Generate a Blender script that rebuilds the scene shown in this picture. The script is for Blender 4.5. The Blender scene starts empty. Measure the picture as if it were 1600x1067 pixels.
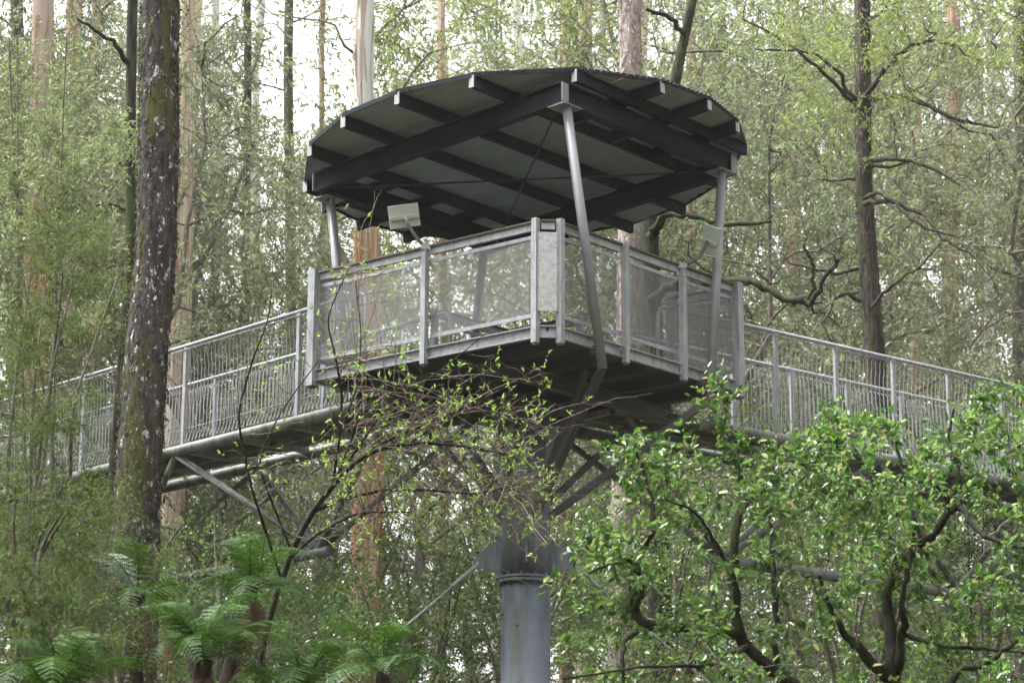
import bpy, math, random
import numpy as np
from mathutils import Matrix, Vector

# ------------------------------------------------------------------ camera, sky, sun, exposure
scene = bpy.context.scene
CAM_Z = 1.65
FPX, PITCH, ROLL = 3800.0, math.radians(13.95), 0.006      # focal length in pixels of a 1600 px wide picture
cam_d = bpy.data.cameras.new("camera"); cam = bpy.data.objects.new("camera", cam_d)
scene.collection.objects.link(cam); scene.camera = cam
cam_d.sensor_width = 36.0; cam_d.lens = 36.0 * FPX / 1600.0
cam_d.clip_start = 0.1; cam_d.clip_end = 3000
cam.matrix_world = Matrix.Translation((0, 0, CAM_Z)) @ Matrix.Rotation(math.pi / 2 + PITCH, 4, 'X') @ Matrix.Rotation(ROLL, 4, 'Z')
cam_d.dof.use_dof = True; cam_d.dof.focus_distance = 23.5; cam_d.dof.aperture_fstop = 5.6

SUN_EL, SUN_AZ = math.radians(62), math.radians(275)       # azimuth clockwise from +y
world = bpy.data.worlds.new("World"); scene.world = world; world.use_nodes = True
wn = world.node_tree; wn.nodes.clear()
sky = wn.nodes.new("ShaderNodeTexSky"); sky.sky_type = 'NISHITA'; sky.sun_disc = False
sky.sun_elevation = SUN_EL; sky.sun_rotation = SUN_AZ; sky.dust_density = 4.0; sky.air_density = 1.0; sky.ozone_density = 1.0
hsv = wn.nodes.new("ShaderNodeHueSaturation"); hsv.inputs["Saturation"].default_value = 0.06; hsv.inputs["Value"].default_value = 1.0
bg = wn.nodes.new("ShaderNodeBackground"); bg.inputs["Strength"].default_value = 0.15
wo = wn.nodes.new("ShaderNodeOutputWorld")
wn.links.new(sky.outputs[0], hsv.inputs["Color"]); wn.links.new(hsv.outputs[0], bg.inputs["Color"]); wn.links.new(bg.outputs[0], wo.inputs["Surface"])
sl = bpy.data.lights.new("sun", 'SUN'); sl.energy = 1.5; sl.angle = math.radians(14); sl.color = (1.0, 0.97, 0.93)
sun = bpy.data.objects.new("sun", sl); scene.collection.objects.link(sun)
sd = Vector((math.sin(SUN_AZ) * math.cos(SUN_EL), math.cos(SUN_AZ) * math.cos(SUN_EL), math.sin(SUN_EL)))
sun.rotation_euler = sd.to_track_quat('Z', 'Y').to_euler(); sun.location = (0, -20, 60)
scene.view_settings.view_transform = 'Standard'; scene.view_settings.look = 'None'
scene.view_settings.exposure = 2.4; scene.view_settings.gamma = 1.0
scene.render.engine = 'CYCLES'
scene.cycles.use_denoising = True
scene.cycles.max_bounces = 6; scene.cycles.diffuse_bounces = 3; scene.cycles.transmission_bounces = 4
scene.cycles.transparent_max_bounces = 8; scene.cycles.volume_bounces = 1

# ------------------------------------------------------------------ helpers
COL = scene.collection
SP, CP, SR, CR = math.sin(PITCH), math.cos(PITCH), math.sin(ROLL), math.cos(ROLL)

def at(px, py, D):
    """A point of the place: the direction in which the photograph shows it, at its own distance D (metres along y)."""
    a, b = px - 800.0, py - 533.5
    X = (CR * a + SR * b) / FPX; w = -(-SR * a + CR * b) / FPX
    dy, dz = CP - w * SP, SP + w * CP
    return np.array([X / dy * D, D, dz / dy * D + CAM_Z])

def ground_z(x, y):
    r = np.clip((np.asarray(y, float) - 6.0) / 30.0, 0, None)
    return 1.5 * np.clip(r, 0, 1) ** 1.5 + 0.06 * np.clip(np.asarray(y, float) - 30, 0, 400) + 0.25 * np.sin(np.asarray(x) * 0.31 + 1.0) * np.sin(np.asarray(y) * 0.23)

def tag(o, label=None, cat=None, group=None, kind=None):
    if label: o["label"] = label
    if cat: o["category"] = cat
    if group: o["group"] = group
    if kind: o["kind"] = kind
    return o

def empty(name, loc, rz=0.0):
    o = bpy.data.objects.new(name, None); COL.objects.link(o)
    o.location = loc; o.rotation_euler = (0, 0, rz); o.empty_display_size = 0.2
    return o

def link_mesh(name, me, mat=None, parent=None, loc=None):
    o = bpy.data.objects.new(name, me); COL.objects.link(o)
    if mat is not None and not me.materials: me.materials.append(mat)
    if parent is not None: o.parent = parent
    if loc is not None: o.location = loc
    return o

def mesh_np(name, verts, faces, k, mat=None, smooth=False):
    """mesh out of an (n,3) array and an (m,k) array of faces"""
    verts = np.ascontiguousarray(verts, np.float32); faces = np.ascontiguousarray(faces, np.int32)
    me = bpy.data.meshes.new(name)
    me.vertices.add(len(verts)); me.vertices.foreach_set("co", verts.ravel())
    me.loops.add(faces.size); me.loops.foreach_set("vertex_index", faces.ravel())
    me.polygons.add(len(faces)); me.polygons.foreach_set("loop_start", np.arange(0, faces.size, k, dtype=np.int32))
    if smooth: me.polygons.foreach_set("use_smooth", np.ones(len(faces), bool))
    me.update(calc_edges=True)
    if mat is not None: me.materials.append(mat)
    return me

class MB:
    """collects boxes, bars, tubes and plates into one mesh"""
    def __init__(s): s.v = []; s.f = []; s.sm = []
    def add(s, vs, fs, smooth=False):
        b = len(s.v); s.v += [tuple(map(float, p)) for p in vs]; s.f += [tuple(i + b for i in q) for q in fs]; s.sm += [smooth] * len(fs)
        return s
    def box(s, x0, x1, y0, y1, z0, z1):
        return s.add([(x0, y0, z0), (x1, y0, z0), (x1, y1, z0), (x0, y1, z0), (x0, y0, z1), (x1, y0, z1), (x1, y1, z1), (x0, y1, z1)],
                     [(0, 3, 2, 1), (4, 5, 6, 7), (0, 1, 5, 4), (1, 2, 6, 5), (2, 3, 7, 6), (3, 0, 4, 7)])
    def bar(s, p, q, w, h, up=(0, 0, 1)):
        p, q = Vector(p), Vector(q); d = (q - p).normalized(); u = Vector(up)
        sx = d.cross(u)
        if sx.length < 1e-4: sx = d.cross(Vector((1, 0, 0)))
        sx.normalize(); sy = sx.cross(d).normalized()
        vs = [e + sx * (a * w / 2) + sy * (b * h / 2) for e in (p, q) for a, b in ((-1, -1), (1, -1), (1, 1), (-1, 1))]
        return s.add(vs, [(0, 1, 2, 3), (7, 6, 5, 4), (0, 4, 5, 1), (1, 5, 6, 2), (2, 6, 7, 3), (3, 7, 4, 0)])
    def ibeam(s, p, q, w, h, t=0.012, up=(0, 0, 1)):
        p, q = Vector(p), Vector(q); d = (q - p).normalized(); sx = d.cross(Vector(up)).normalized(); sy = sx.cross(d).normalized()
        o = sy * (h / 2 - t / 2)
        s.bar(p + o, q + o, w, t, up); s.bar(p - o, q - o, w, t, up); s.bar(p, q, t * 0.8, h - 2 * t, up); return s
    def tube(s, pts, r, n=10, cap=True):
        pts = np.asarray(pts, float); m = len(pts)
        r = np.full(m, r, float) if np.isscalar(r) else np.asarray(r, float)
        v, f = tube_np(pts, r, n)
        s.add(v, [tuple(q) for q in f], True)
        if cap:
            b = len(s.v) - m * n
            s.f += [tuple(b + i for i in range(n - 1, -1, -1)), tuple(b + (m - 1) * n + i for i in range(n))]; s.sm += [False, False]
        return s
    def mesh(s, name, mat, off=(0, 0, 0)):
        me = bpy.data.meshes.new(name); v = [(a - off[0], b - off[1], c - off[2]) for a, b, c in s.v]
        me.from_pydata(v, [], s.f); me.polygons.foreach_set("use_smooth", s.sm); me.materials.append(mat); me.update()
        return me
    def build(s, name, mat, parent=None, off=(0, 0, 0)):
        return link_mesh(name, s.mesh(name, mat, off), None, parent)

def tube_np(pts, r, n=6):
    m = len(pts)
    d = np.empty_like(pts); d[1:-1] = pts[2:] - pts[:-2]; d[0] = pts[1] - pts[0]; d[-1] = pts[-1] - pts[-2]
    d /= np.linalg.norm(d, axis=1, keepdims=True) + 1e-12
    a = np.array([1.0, 0, 0]) if abs(d[0, 0]) < 0.8 else np.array([0, 1.0, 0])
    X = np.empty_like(pts); x = a
    for i in range(m):
        x = x - d[i] * (x @ d[i]); x = x / (math.sqrt(x @ x) + 1e-12); X[i] = x
    Y = np.cross(d, X)
    t = np.arange(n) * 2 * math.pi / n
    v = pts[:, None, :] + r[:, None, None] * (np.cos(t)[None, :, None] * X[:, None, :] + np.sin(t)[None, :, None] * Y[:, None, :])
    i = np.arange(m - 1)[:, None] * n; j = np.arange(n)[None, :]; k = (j + 1) % n
    f = np.stack([i + j, i + k, i + n + k, i + n + j], -1).reshape(-1, 4)
    return v.reshape(-1, 3), f

class Tubes:
    """many tubes in one numpy mesh (limbs and twigs of one plant)"""
    def __init__(s): s.v = []; s.f = []; s.n = 0
    def add(s, pts, r, n=5):
        v, f = tube_np(np.asarray(pts, float), np.asarray(r, float), n); s.v.append(v); s.f.append(f + s.n); s.n += len(v)
    def addm(s, v, f): s.v.append(v); s.f.append(f + s.n); s.n += len(v)
    def mesh(s, name, mat, off=np.zeros(3)):
        return mesh_np(name, np.concatenate(s.v) - off, np.concatenate(s.f), 4, mat, True)

def unit(a): return a / (np.linalg.norm(a, axis=-1, keepdims=True) + 1e-12)

def leaf_mesh(name, P, Dv, N, L, Wd, mat, kind="simple", off=np.zeros(3), fold=0.25):
    """one small leaf blade for every base point P, pointing along Dv, its face turned to N"""
    n = len(P); Dv = unit(Dv); S = unit(np.cross(Dv, N)); N = np.cross(S, Dv)
    L = np.broadcast_to(np.asarray(L, float), (n,))[:, None]; Wd = np.broadcast_to(np.asarray(Wd, float), (n,))[:, None]
    P = P - off
    if kind == "simple":
        mid = P + Dv * L * 0.42
        V = np.stack([P, mid + S * Wd / 2 + N * Wd * fold * .5, P + Dv * L, mid - S * Wd / 2 + N * Wd * fold * .5], 1)
        F = np.arange(n * 4).reshape(n, 4)
    else:
        a, b = P + Dv * L * 0.28, P + Dv * L * 0.68
        V = np.stack([P, a + S * Wd / 2 + N * Wd * fold, b + S * Wd * .42 + N * Wd * fold * .6, P + Dv * L - N * L * .1,
                      b - S * Wd * .42 + N * Wd * fold * .6, a - S * Wd / 2 + N * Wd * fold], 1)
        q = np.array([[0, 1, 2, 3], [0, 3, 4, 5]])
        F = (np.arange(n)[:, None, None] * 6 + q[None]).reshape(-1, 4)
    return mesh_np(name, V.reshape(-1, 3), F, 4, mat)

# ------------------------------------------------------------------ materials
def new_mat(name):
    m = bpy.data.materials.new(name); m.use_nodes = True; t = m.node_tree
    return m, t, t.nodes["Principled BSDF"], t.nodes["Material Output"]

def ramp(t, stops):
    r = t.nodes.new("ShaderNodeValToRGB"); e = r.color_ramp.elements
    while len(e) < len(stops): e.new(0.5)
    for k, (p, c) in zip(e, stops): k.position = p; k.color = (*c, 1)
    return r

def noise(t, scale, detail=4, rough=.55, coord="Object", stretch=None):
    tc = t.nodes.new("ShaderNodeTexCoord"); mp = t.nodes.new("ShaderNodeMapping"); nz = t.nodes.new("ShaderNodeTexNoise")
    if stretch: mp.inputs["Scale"].default_value = stretch
    nz.inputs["Scale"].default_value = scale; nz.inputs["Detail"].default_value = detail; nz.inputs["Roughness"].default_value = rough
    t.links.new(tc.outputs[coord], mp.inputs["Vector"]); t.links.new(mp.outputs[0], nz.inputs["Vector"])
    return nz

def mix(t, fac, a, b, mode='MIX'):
    m = t.nodes.new("ShaderNodeMix"); m.data_type = 'RGBA'; m.blend_type = mode
    for s, v in ((m.inputs[0], fac), (m.inputs[6], a), (m.inputs[7], b)):
        if hasattr(v, "is_linked"): t.links.new(v, s)
        elif isinstance(v, tuple): s.default_value = (*v, 1)
        else: s.default_value = v
    return m.outputs[2]

def metal(name, c0, c1, scale=6, rough=(.45, .7), metallic=.0, stain=None, bump=.0, spec=.5):
    m, t, p, o = new_mat(name)
    nz = noise(t, scale, 6, .65); r = ramp(t, [(.3, c0), (.7, c1)]); t.links.new(nz.outputs[0], r.inputs[0])
    col = r.outputs[0]
    if stain:
        n2 = noise(t, scale * .8, 6, .7, stretch=(1, 1, .16)); r2 = ramp(t, [(.46, (0, 0, 0)), (.62, (1, 1, 1))]); t.links.new(n2.outputs[0], r2.inputs[0])
        col = mix(t, r2.outputs[0], col, stain)
    t.links.new(col, p.inputs["Base Color"])
    mr = t.nodes.new("ShaderNodeMapRange"); mr.inputs[3].default_value, mr.inputs[4].default_value = rough
    t.links.new(nz.outputs[0], mr.inputs[0]); t.links.new(mr.outputs[0], p.inputs["Roughness"])
    p.inputs["Metallic"].default_value = metallic; p.inputs["Specular IOR Level"].default_value = spec
    if bump:
        bp = t.nodes.new("ShaderNodeBump"); bp.inputs["Strength"].default_value = bump; bp.inputs["Distance"].default_value = .004
        t.links.new(nz.outputs[0], bp.inputs["Height"]); t.links.new(bp.outputs[0], p.inputs["Normal"])
    return m

def leaf_mat(name, stops, rough=.45, transl=.35, spec=.5, tint=.25):
    m, t, p, o = new_mat(name)
    g = t.nodes.new("ShaderNodeNewGeometry"); oi = t.nodes.new("ShaderNodeObjectInfo")
    r = ramp(t, stops); t.links.new(g.outputs["Random Per Island"], r.inputs[0])
    h = t.nodes.new("ShaderNodeHueSaturation")
    mr = t.nodes.new("ShaderNodeMapRange"); mr.inputs[3].default_value = 1 - tint; mr.inputs[4].default_value = 1 + tint
    t.links.new(oi.outputs["Random"], mr.inputs[0]); t.links.new(mr.outputs[0], h.inputs["Value"]); t.links.new(r.outputs[0], h.inputs["Color"])
    t.links.new(h.outputs[0], p.inputs["Base Color"]); p.inputs["Roughness"].default_value = rough; p.inputs["Specular IOR Level"].default_value = spec
    tr = t.nodes.new("ShaderNodeBsdfTranslucent"); hc = t.nodes.new("ShaderNodeHueSaturation"); hc.inputs["Hue"].default_value = .49; hc.inputs["Value"].default_value = 1.5
    t.links.new(h.outputs[0], hc.inputs["Color"]); t.links.new(hc.outputs[0], tr.inputs["Color"])
    ms = t.nodes.new("ShaderNodeMixShader"); ms.inputs[0].default_value = transl
    t.links.new(p.outputs[0], ms.inputs[1]); t.links.new(tr.outputs[0], ms.inputs[2]); t.links.new(ms.outputs[0], o.inputs["Surface"])
    return m

def bark_mat(name, c0, c1, c2, stretch=(3, 3, .35), scale=5, spots=None, moss=None, upper=None, bump=.6, lichen_amt=.62):
    """rough bark: streaks along the stem; spots = lichen colour, moss = moss colour, upper = (z, colour) of smooth bark above z"""
    m, t, p, o = new_mat(name)
    nz = noise(t, scale, 8, .68, stretch=stretch); r = ramp(t, [(.36, c0), (.5, c1), (.64, c2)]); t.links.new(nz.outputs[0], r.inputs[0]); col = r.outputs[0]
    if upper:
        z, cu, soft = upper
        tc = t.nodes.new("ShaderNodeTexCoord"); sx = t.nodes.new("ShaderNodeSeparateXYZ"); t.links.new(tc.outputs["Object"], sx.inputs[0])
        n3 = noise(t, 1.6, 5, .7, stretch=(4, 4, .25)); ad = t.nodes.new("ShaderNodeMath"); ad.operation = 'MULTIPLY_ADD'; ad.inputs[1].default_value = 9
        t.links.new(n3.outputs[0], ad.inputs[0]); t.links.new(sx.outputs["Z"], ad.inputs[2])
        mr = t.nodes.new("ShaderNodeMapRange"); mr.inputs[1].default_value = z - soft + 4.5; mr.inputs[2].default_value = z + soft + 4.5; t.links.new(ad.outputs[0], mr.inputs[0])
        n4 = noise(t, 2.2, 6, .6, stretch=(5, 5, .2)); r4 = ramp(t, [(.35, tuple(x * .72 for x in cu)), (.65, cu)]); t.links.new(n4.outputs[0], r4.inputs[0])
        col = mix(t, mr.outputs[0], col, r4.outputs[0])
    if spots:
        n1 = noise(t, 13, 6, .75, stretch=(1, 1, .6)); r1 = ramp(t, [(lichen_amt, (0, 0, 0)), (lichen_amt + .03, (1, 1, 1))]); t.links.new(n1.outputs[0], r1.inputs[0])
        col = mix(t, r1.outputs[0], col, spots)
    if moss:
        n2 = noise(t, 1.8, 6, .75, stretch=(1.6, 1.6, .5)); r2 = ramp(t, [(.5, (0, 0, 0)), (.62, (1, 1, 1))]); t.links.new(n2.outputs[0], r2.inputs[0])
        col = mix(t, r2.outputs[0], col, moss)
    t.links.new(col, p.inputs["Base Color"]); p.inputs["Roughness"].default_value = .9; p.inputs["Specular IOR Level"].default_value = .2
    bp = t.nodes.new("ShaderNodeBump"); bp.inputs["Strength"].default_value = bump; bp.inputs["Distance"].default_value = .03
    t.links.new(nz.outputs[0], bp.inputs["Height"]); t.links.new(bp.outputs[0], p.inputs["Normal"])
    return m

M = {}
M["galv"] = metal("galvanised_steel", (.25, .262, .285), (.37, .382, .40), 14, (.4, .65), .25, (.22, .23, .235))
M["galv_sheet"] = metal("spangled_galvanised_sheet", (.26, .275, .28), (.48, .49, .48), 22, (.35, .6), .3)
M["post"] = metal("grey_painted_post", (.17, .175, .19), (.23, .235, .255), 5, (.45, .6), .1, (.22, .23, .23))
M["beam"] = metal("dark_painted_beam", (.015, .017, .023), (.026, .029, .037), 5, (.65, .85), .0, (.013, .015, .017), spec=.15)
M["endcap"] = metal("pale_steel_end", (.26, .265, .265), (.36, .36, .35), 20, (.5, .7), .1)
M["roof"] = metal("weathered_roof_sheet", (.24, .29, .30), (.31, .355, .36), 3, (.55, .75), .1)
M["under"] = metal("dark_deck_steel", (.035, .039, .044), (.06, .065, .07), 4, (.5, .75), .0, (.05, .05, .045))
M["mast"] = metal("blue_grey_mast_paint", (.09, .105, .135), (.13, .145, .18), 3, (.45, .65), .0, (.045, .056, .046))
M["chord"] = metal("weathered_pipe", (.11, .115, .112), (.19, .195, .19), 6, (.45, .65), .1, (.055, .065, .035))
M["screen"] = metal("dull_screen_steel", (.17, .175, .18), (.25, .255, .26), 10, (.5, .7), .1)
M["timber"] = metal("brown_timber_cap", (.07, .05, .042), (.11, .08, .065), 10, (.6, .8))
M["rod"] = metal("dark_rod", (.03, .03, .035), (.05, .05, .055), 8)
M["panel"] = metal("pale_grey_green_panel", (.36, .40, .35), (.43, .47, .42), 3, (.5, .6))
M["cable"] = metal("galvanised_cable", (.17, .17, .165), (.25, .25, .24), 20)
M["rust"] = metal("rusty_bracket", (.06, .045, .035), (.12, .08, .06), 18)
M["litter"] = leaf_mat("fallen_leaf_litter", [(0, (.12, .07, .04)), (.5, (.25, .18, .10)), (1, (.14, .17, .06))], .8, .1)
M["ground"] = bark_mat("forest_floor", (.03, .022, .014), (.06, .045, .028), (.05, .07, .025), (1, 1, 1), 2.5)
# bark
M["bark_lichen"] = bark_mat("dark_bark_with_lichen", (.016, .013, .012), (.038, .031, .028), (.075, .064, .058), (3, 3, .8), 6, (.42, .43, .42), (.055, .058, .014), lichen_amt=.585)
M["bark_dark"] = bark_mat("dark_wet_bark", (.010, .008, .007), (.022, .018, .015), (.042, .035, .03), (3, 3, .5), 5, None, (.05, .062, .02))
M["bark_brown"] = bark_mat("grey_brown_bark", (.022, .017, .014), (.05, .04, .034), (.105, .088, .078), (3, 3, .45), 8, (.32, .32, .29), (.06, .065, .025), lichen_amt=.7)
M["bark_orange"] = bark_mat("stringy_orange_bark", (.10, .038, .018), (.30, .13, .065), (.40, .24, .14), (9, 9, .22), 2.2, upper=(11.5, (.34, .27, .22), .8))
M["bark_ash"] = bark_mat("mountain_ash_bark", (.20, .115, .07), (.34, .23, .15), (.44, .35, .26), (9, 9, .2), 2.2, upper=(11.4, (.52, .50, .46), .7))
M["bark_cream"] = bark_mat("cream_streaked_bark", (.20, .13, .085), (.38, .30, .22), (.50, .45, .38), (8, 8, .18), 2.2)
M["bark_pink"] = bark_mat("mottled_pinkish_bark", (.13, .10, .092), (.24, .195, .175), (.36, .32, .29), (2.5, 2.5, .9), 6, (.48, .47, .44), lichen_amt=.68)
M["bark_pale"] = bark_mat("pale_smooth_bark", (.34, .31, .27), (.47, .45, .41), (.55, .54, .50), (6, 6, .15), 2.0, bump=.15)
M["bark_red"] = bark_mat("reddish_peeling_bark", (.14, .075, .05), (.28, .17, .12), (.44, .36, .30), (9, 9, .15), 2.0)
M["limb_moss"] = bark_mat("mossy_black_limb", (.007, .006, .005), (.014, .012, .009), (.025, .022, .016), (3, 3, 1.5), 8, None, (.042, .056, .014))
M["twig"] = bark_mat("reddish_brown_twig", (.075, .055, .045), (.14, .105, .088), (.22, .175, .15), (2, 2, 2), 14, bump=.2)
M["twig_grey"] = bark_mat("grey_brown_twig", (.05, .042, .035), (.10, .085, .07), (.16, .14, .12), (2, 2, 2), 12, bump=.2)
# foliage
M["leaf_grey"] = leaf_mat("grey_green_leaf", [(0, (.082, .115, .05)), (.5, (.118, .15, .07)), (1, (.16, .185, .10))], .40, .5, .45)
M["leaf_mid"] = leaf_mat("mid_green_leaf", [(0, (.075, .105, .038)), (.5, (.105, .135, .052)), (1, (.14, .165, .075))], .45, .48, .4)
M["leaf_lime"] = leaf_mat("yellow_green_leaf", [(0, (.08, .12, .028)), (.5, (.12, .16, .04)), (1, (.17, .20, .065))], .45, .45)
M["leaf_fine"] = leaf_mat("fine_feathery_leaf", [(0, (.028, .06, .009)), (.5, (.055, .10, .016)), (1, (.095, .145, .028))], .6, .40, .2)
M["leaf_bud"] = leaf_mat("fresh_spring_leaf", [(0, (.12, .24, .03)), (.5, (.18, .32, .045)), (1, (.25, .38, .08))], .45, .5)
M["leaf_broad"] = leaf_mat("glossy_broad_leaf", [(0, (.018, .06, .008)), (.3, (.04, .105, .015)), (.6, (.07, .15, .025)), (.88, (.12, .205, .045)), (.97, (.20, .24, .08)), (1, (.26, .22, .08))], .36, .38, .5)
M["leaf_small"] = leaf_mat("small_shrub_leaf", [(0, (.03, .07, .012)), (.5, (.065, .125, .025)), (1, (.125, .185, .055))], .36, .36)
M["fern"] = leaf_mat("fern_frond", [(0, (.010, .034, .003)), (.6, (.024, .066, .006)), (1, (.05, .105, .012))], .5, .28, .18)
M["fern_silver"] = leaf_mat("silvery_fern_frond", [(0, (.15, .20, .15)), (1, (.26, .31, .26))], .5, .3)
M["fern_dead"] = leaf_mat("dead_fern_frond", [(0, (.045, .025, .014)), (1, (.12, .068, .038))], .8, .2)
M["fern_trunk"] = bark_mat("fibrous_fern_trunk", (.012, .009, .006), (.028, .02, .014), (.05, .036, .026), (6, 6, 1), 6)

# ------------------------------------------------------------------ ground and haze
xs = np.concatenate([np.linspace(-900, -60, 12), np.linspace(-50, 50, 51), np.linspace(60, 900, 12)])
ys = np.concatenate([np.linspace(-300, -10, 8), np.linspace(-5, 120, 64), np.linspace(130, 1500, 20)])
gx, gy = np.meshgrid(xs, ys); gz = ground_z(gx, np.minimum(gy, 420))
nx = len(xs); ii, jj = np.meshgrid(np.arange(nx - 1), np.arange(len(ys) - 1)); b0 = (jj * nx + ii).ravel()
g = link_mesh("ground", mesh_np("ground", np.stack([gx, gy, gz], -1).reshape(-1, 3), np.stack([b0, b0 + 1, b0 + nx + 1, b0 + nx], 1), 4, M["ground"], True))
tag(g, kind="structure")

# ------------------------------------------------------------------ viewing tower
F0 = np.array([.407, 26.386, 6.618 + CAM_Z]); YAW = math.radians(50); A = 3.68
U = np.array([math.cos(YAW), math.sin(YAW), 0]); V = np.array([-math.sin(YAW), math.cos(YAW), 0])
def W(u, v, z): return F0 + u * U + v * V + np.array([0, 0, z])
MC = 1.80                                                    # the mast stands at u = v = MC
mast_xy = W(MC, MC, 0); BASE = float(ground_z(mast_xy[0], mast_xy[1])) - .05 - F0[2]   # local z of the mast foot
tower = empty("viewing_tower", (mast_xy[0], mast_xy[1], F0[2] + BASE), YAW)
tag(tower, "tall steel viewing tower with mesh-sided square deck under a round corrugated roof", "viewing tower")
OFF = (MC, MC, BASE)
def tp(mb, name, mat, parent=None): return mb.build(name, M[mat], parent or tower, OFF if True else None)

# mast: pipe with a flange, a sleeve and four guy plates
mb = MB(); ring = lambda z, r: [(MC, MC, z), r]
mb.tube([(MC, MC, BASE), (MC, MC, -2.40)], .295, 28); tp(mb, "mast", "mast")
mb = MB().tube([(MC, MC, -2.42), (MC, MC, -2.38)], .335, 28).tube([(MC, MC, -2.375), (MC, MC, -2.335)], .335, 28); fl = tp(mb, "flange", "mast")
mb = MB().tube([(MC, MC, -2.335), (MC, MC, -1.85), (MC, MC, -1.72), (MC, MC, -.32)], [.30, .30, .29, .29], 28); tp(mb, "mast_sleeve", "mast")
mb = MB()
for k in range(12):
    a = k * math.pi / 6; mb.tube([(MC + .315 * math.cos(a), MC + .315 * math.sin(a), -2.45), (MC + .315 * math.cos(a), MC + .315 * math.sin(a), -2.30)], .016, 6)
mb.build("flange_bolt", M["mast"], fl, OFF)
for ang in (math.radians(140 - 50 + 90 + 40), math.radians(-50), math.radians(40), math.radians(130)):
    ca, sa = math.cos(ang), math.sin(ang); n = (-sa * .012, ca * .012)
    poly = [(.28, -1.86), (.36, -1.90), (.62, -2.10), (.62, -2.24), (.52, -2.24), (.28, -2.30)]
    vs = [(MC + ca * r + n[0] * s, MC + sa * r + n[1] * s, z) for s in (-1, 1) for r, z in poly]; m = len(poly)
    mb = MB().add(vs, [tuple(range(m - 1, -1, -1)), tuple(range(m, 2 * m))] + [(i, (i + 1) % m, m + (i + 1) % m, m + i) for i in range(m)])
    tp(mb, "guy_plate", "mast")
# guy cables to the ground on the two sides seen
for ang, dist in ((math.radians(130), 6.5), (math.radians(-50), 6.5)):
    ca, sa = math.cos(ang), math.sin(ang)
    p0 = np.array([MC + ca * .58, MC + sa * .58, -2.19]); p1 = np.array([MC + ca * dist, MC + sa * dist, BASE - .1])
    mb = MB().tube([p0, p1], .012, 8); d = unit(p1 - p0)
    cb = tp(mb, "guy_cable", "cable")
    mb = MB().tube([p0 - d * .03, p0 + d * .1, p0 + d * .13, p0 + d * .38, p0 + d * .41], [.03, .035, .028, .028, .04], 8); mb.build("turnbuckle", M["cable"], cb, OFF)

# floor structure under the deck
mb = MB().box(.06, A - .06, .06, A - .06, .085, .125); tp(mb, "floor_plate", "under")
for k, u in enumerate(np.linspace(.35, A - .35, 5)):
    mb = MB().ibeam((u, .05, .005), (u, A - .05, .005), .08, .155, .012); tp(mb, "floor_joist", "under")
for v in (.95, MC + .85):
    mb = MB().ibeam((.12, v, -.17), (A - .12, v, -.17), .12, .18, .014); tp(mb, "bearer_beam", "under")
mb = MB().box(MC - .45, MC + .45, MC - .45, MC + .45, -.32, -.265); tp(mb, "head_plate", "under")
# outer posts, roof corner points
ZB = 2.74
def zr(v, h=0.0): return ZB + h - .074 * (v + .12)
POSTS = {"front": ((.82, -.13, -.24), (.17, -.12)), "right": ((2.92, -.13, -.27), (3.26, -.12)), "left": ((.82, A + .13, -.24), (.34, A + .12)), "back": ((2.92, A + .13, -.24), (3.30, A + .12))}
for key, (b, tpt) in POSTS.items():
    top = (tpt[0], tpt[1], zr(tpt[1]) - .006)
    po = tp(MB().tube([b, top], .057, 16), "post", "post")
    # gusset plates under the post and the strut down to the mast
    s = -1 if b[1] < 0 else 1
    foot = (b[0] + (.02 if b[0] < MC else -.02), b[1] - s * .02, b[2] + .02)
    d = unit(np.array([b[0] - MC, b[1] - MC, 0])); land = (MC + d[0] * .27, MC + d[1] * .27, -1.62)
    tp(MB().bar(foot, land, .085, .085), "strut", "under")
    pl = MB().box(-.02, .02, -.02, .02, 0, .02)
    tp(MB().bar((b[0], b[1] - s * .01, -.01), (b[0], b[1] - s * .16, -.01), .10, .09), "post_bracket", "rust")
# second pair of struts towards the walkways and fin plates on the mast
for (u, v) in ((A - .25, 1.2), (1.2, A - .25), (.35, 1.3), (1.3, .5)):
    d = unit(np.array([u - MC, v - MC, 0])); tp(MB().bar((u, v, -.08), (MC + d[0] * .27, MC + d[1] * .27, -1.45), .07, .07), "strut", "under")
for ang in (math.radians(95), math.radians(-5), math.radians(185), math.radians(275)):
    ca, sa = math.cos(ang), math.sin(ang); n = (-sa * .01, ca * .01); poly = [(.27, -.5), (.52, -.62), (.48, -.95), (.27, -1.28)]
    vs = [(MC + ca * r + n[0] * s, MC + sa * r + n[1] * s, z) for s in (-1, 1) for r, z in poly]; m = 4
    tp(MB().add(vs, [(3, 2, 1, 0), (4, 5, 6, 7)] + [(i, (i + 1) % m, m + (i + 1) % m, m + i) for i in range(m)]), "fin_plate", "post")

# edge channels of the deck
def chan(mb, p, q, out):
    """channel section: web with two small flanges pointing out"""
    o = Vector(out); p, q = Vector(p), Vector(q)
    mb.bar(p, q, .012, .14)
    for z in (.064, -.064): mb.bar(p + o * .026 + Vector((0, 0, z)), q + o * .026 + Vector((0, 0, z)), .042, .012)
CH = .15
for (p, q, o) in (((0, CH, .07), (0, 1.80, .07), (-1, 0, 0)), ((0, 1.86, .07), (0, A, .07), (-1, 0, 0)), ((CH, 0, .07), (1.32, 0, .07), (0, -1, 0)), ((1.40, 0, .07), (2.46, 0, .07), (0, -1, 0)),
                  ((2.54, 0, .07), (A, 0, .07), (0, -1, 0)), ((.02, A, .07), (A, A, .07), (0, 1, 0)), ((A, .02, .07), (A, A - .02, .07), (1, 0, 0)), ((.0, CH, .071), (CH, 0, .071), (-.7, -.7, 0))):
    mb = MB(); chan(mb, p, q, o); tp(mb, "edge_channel", "galv")
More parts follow.
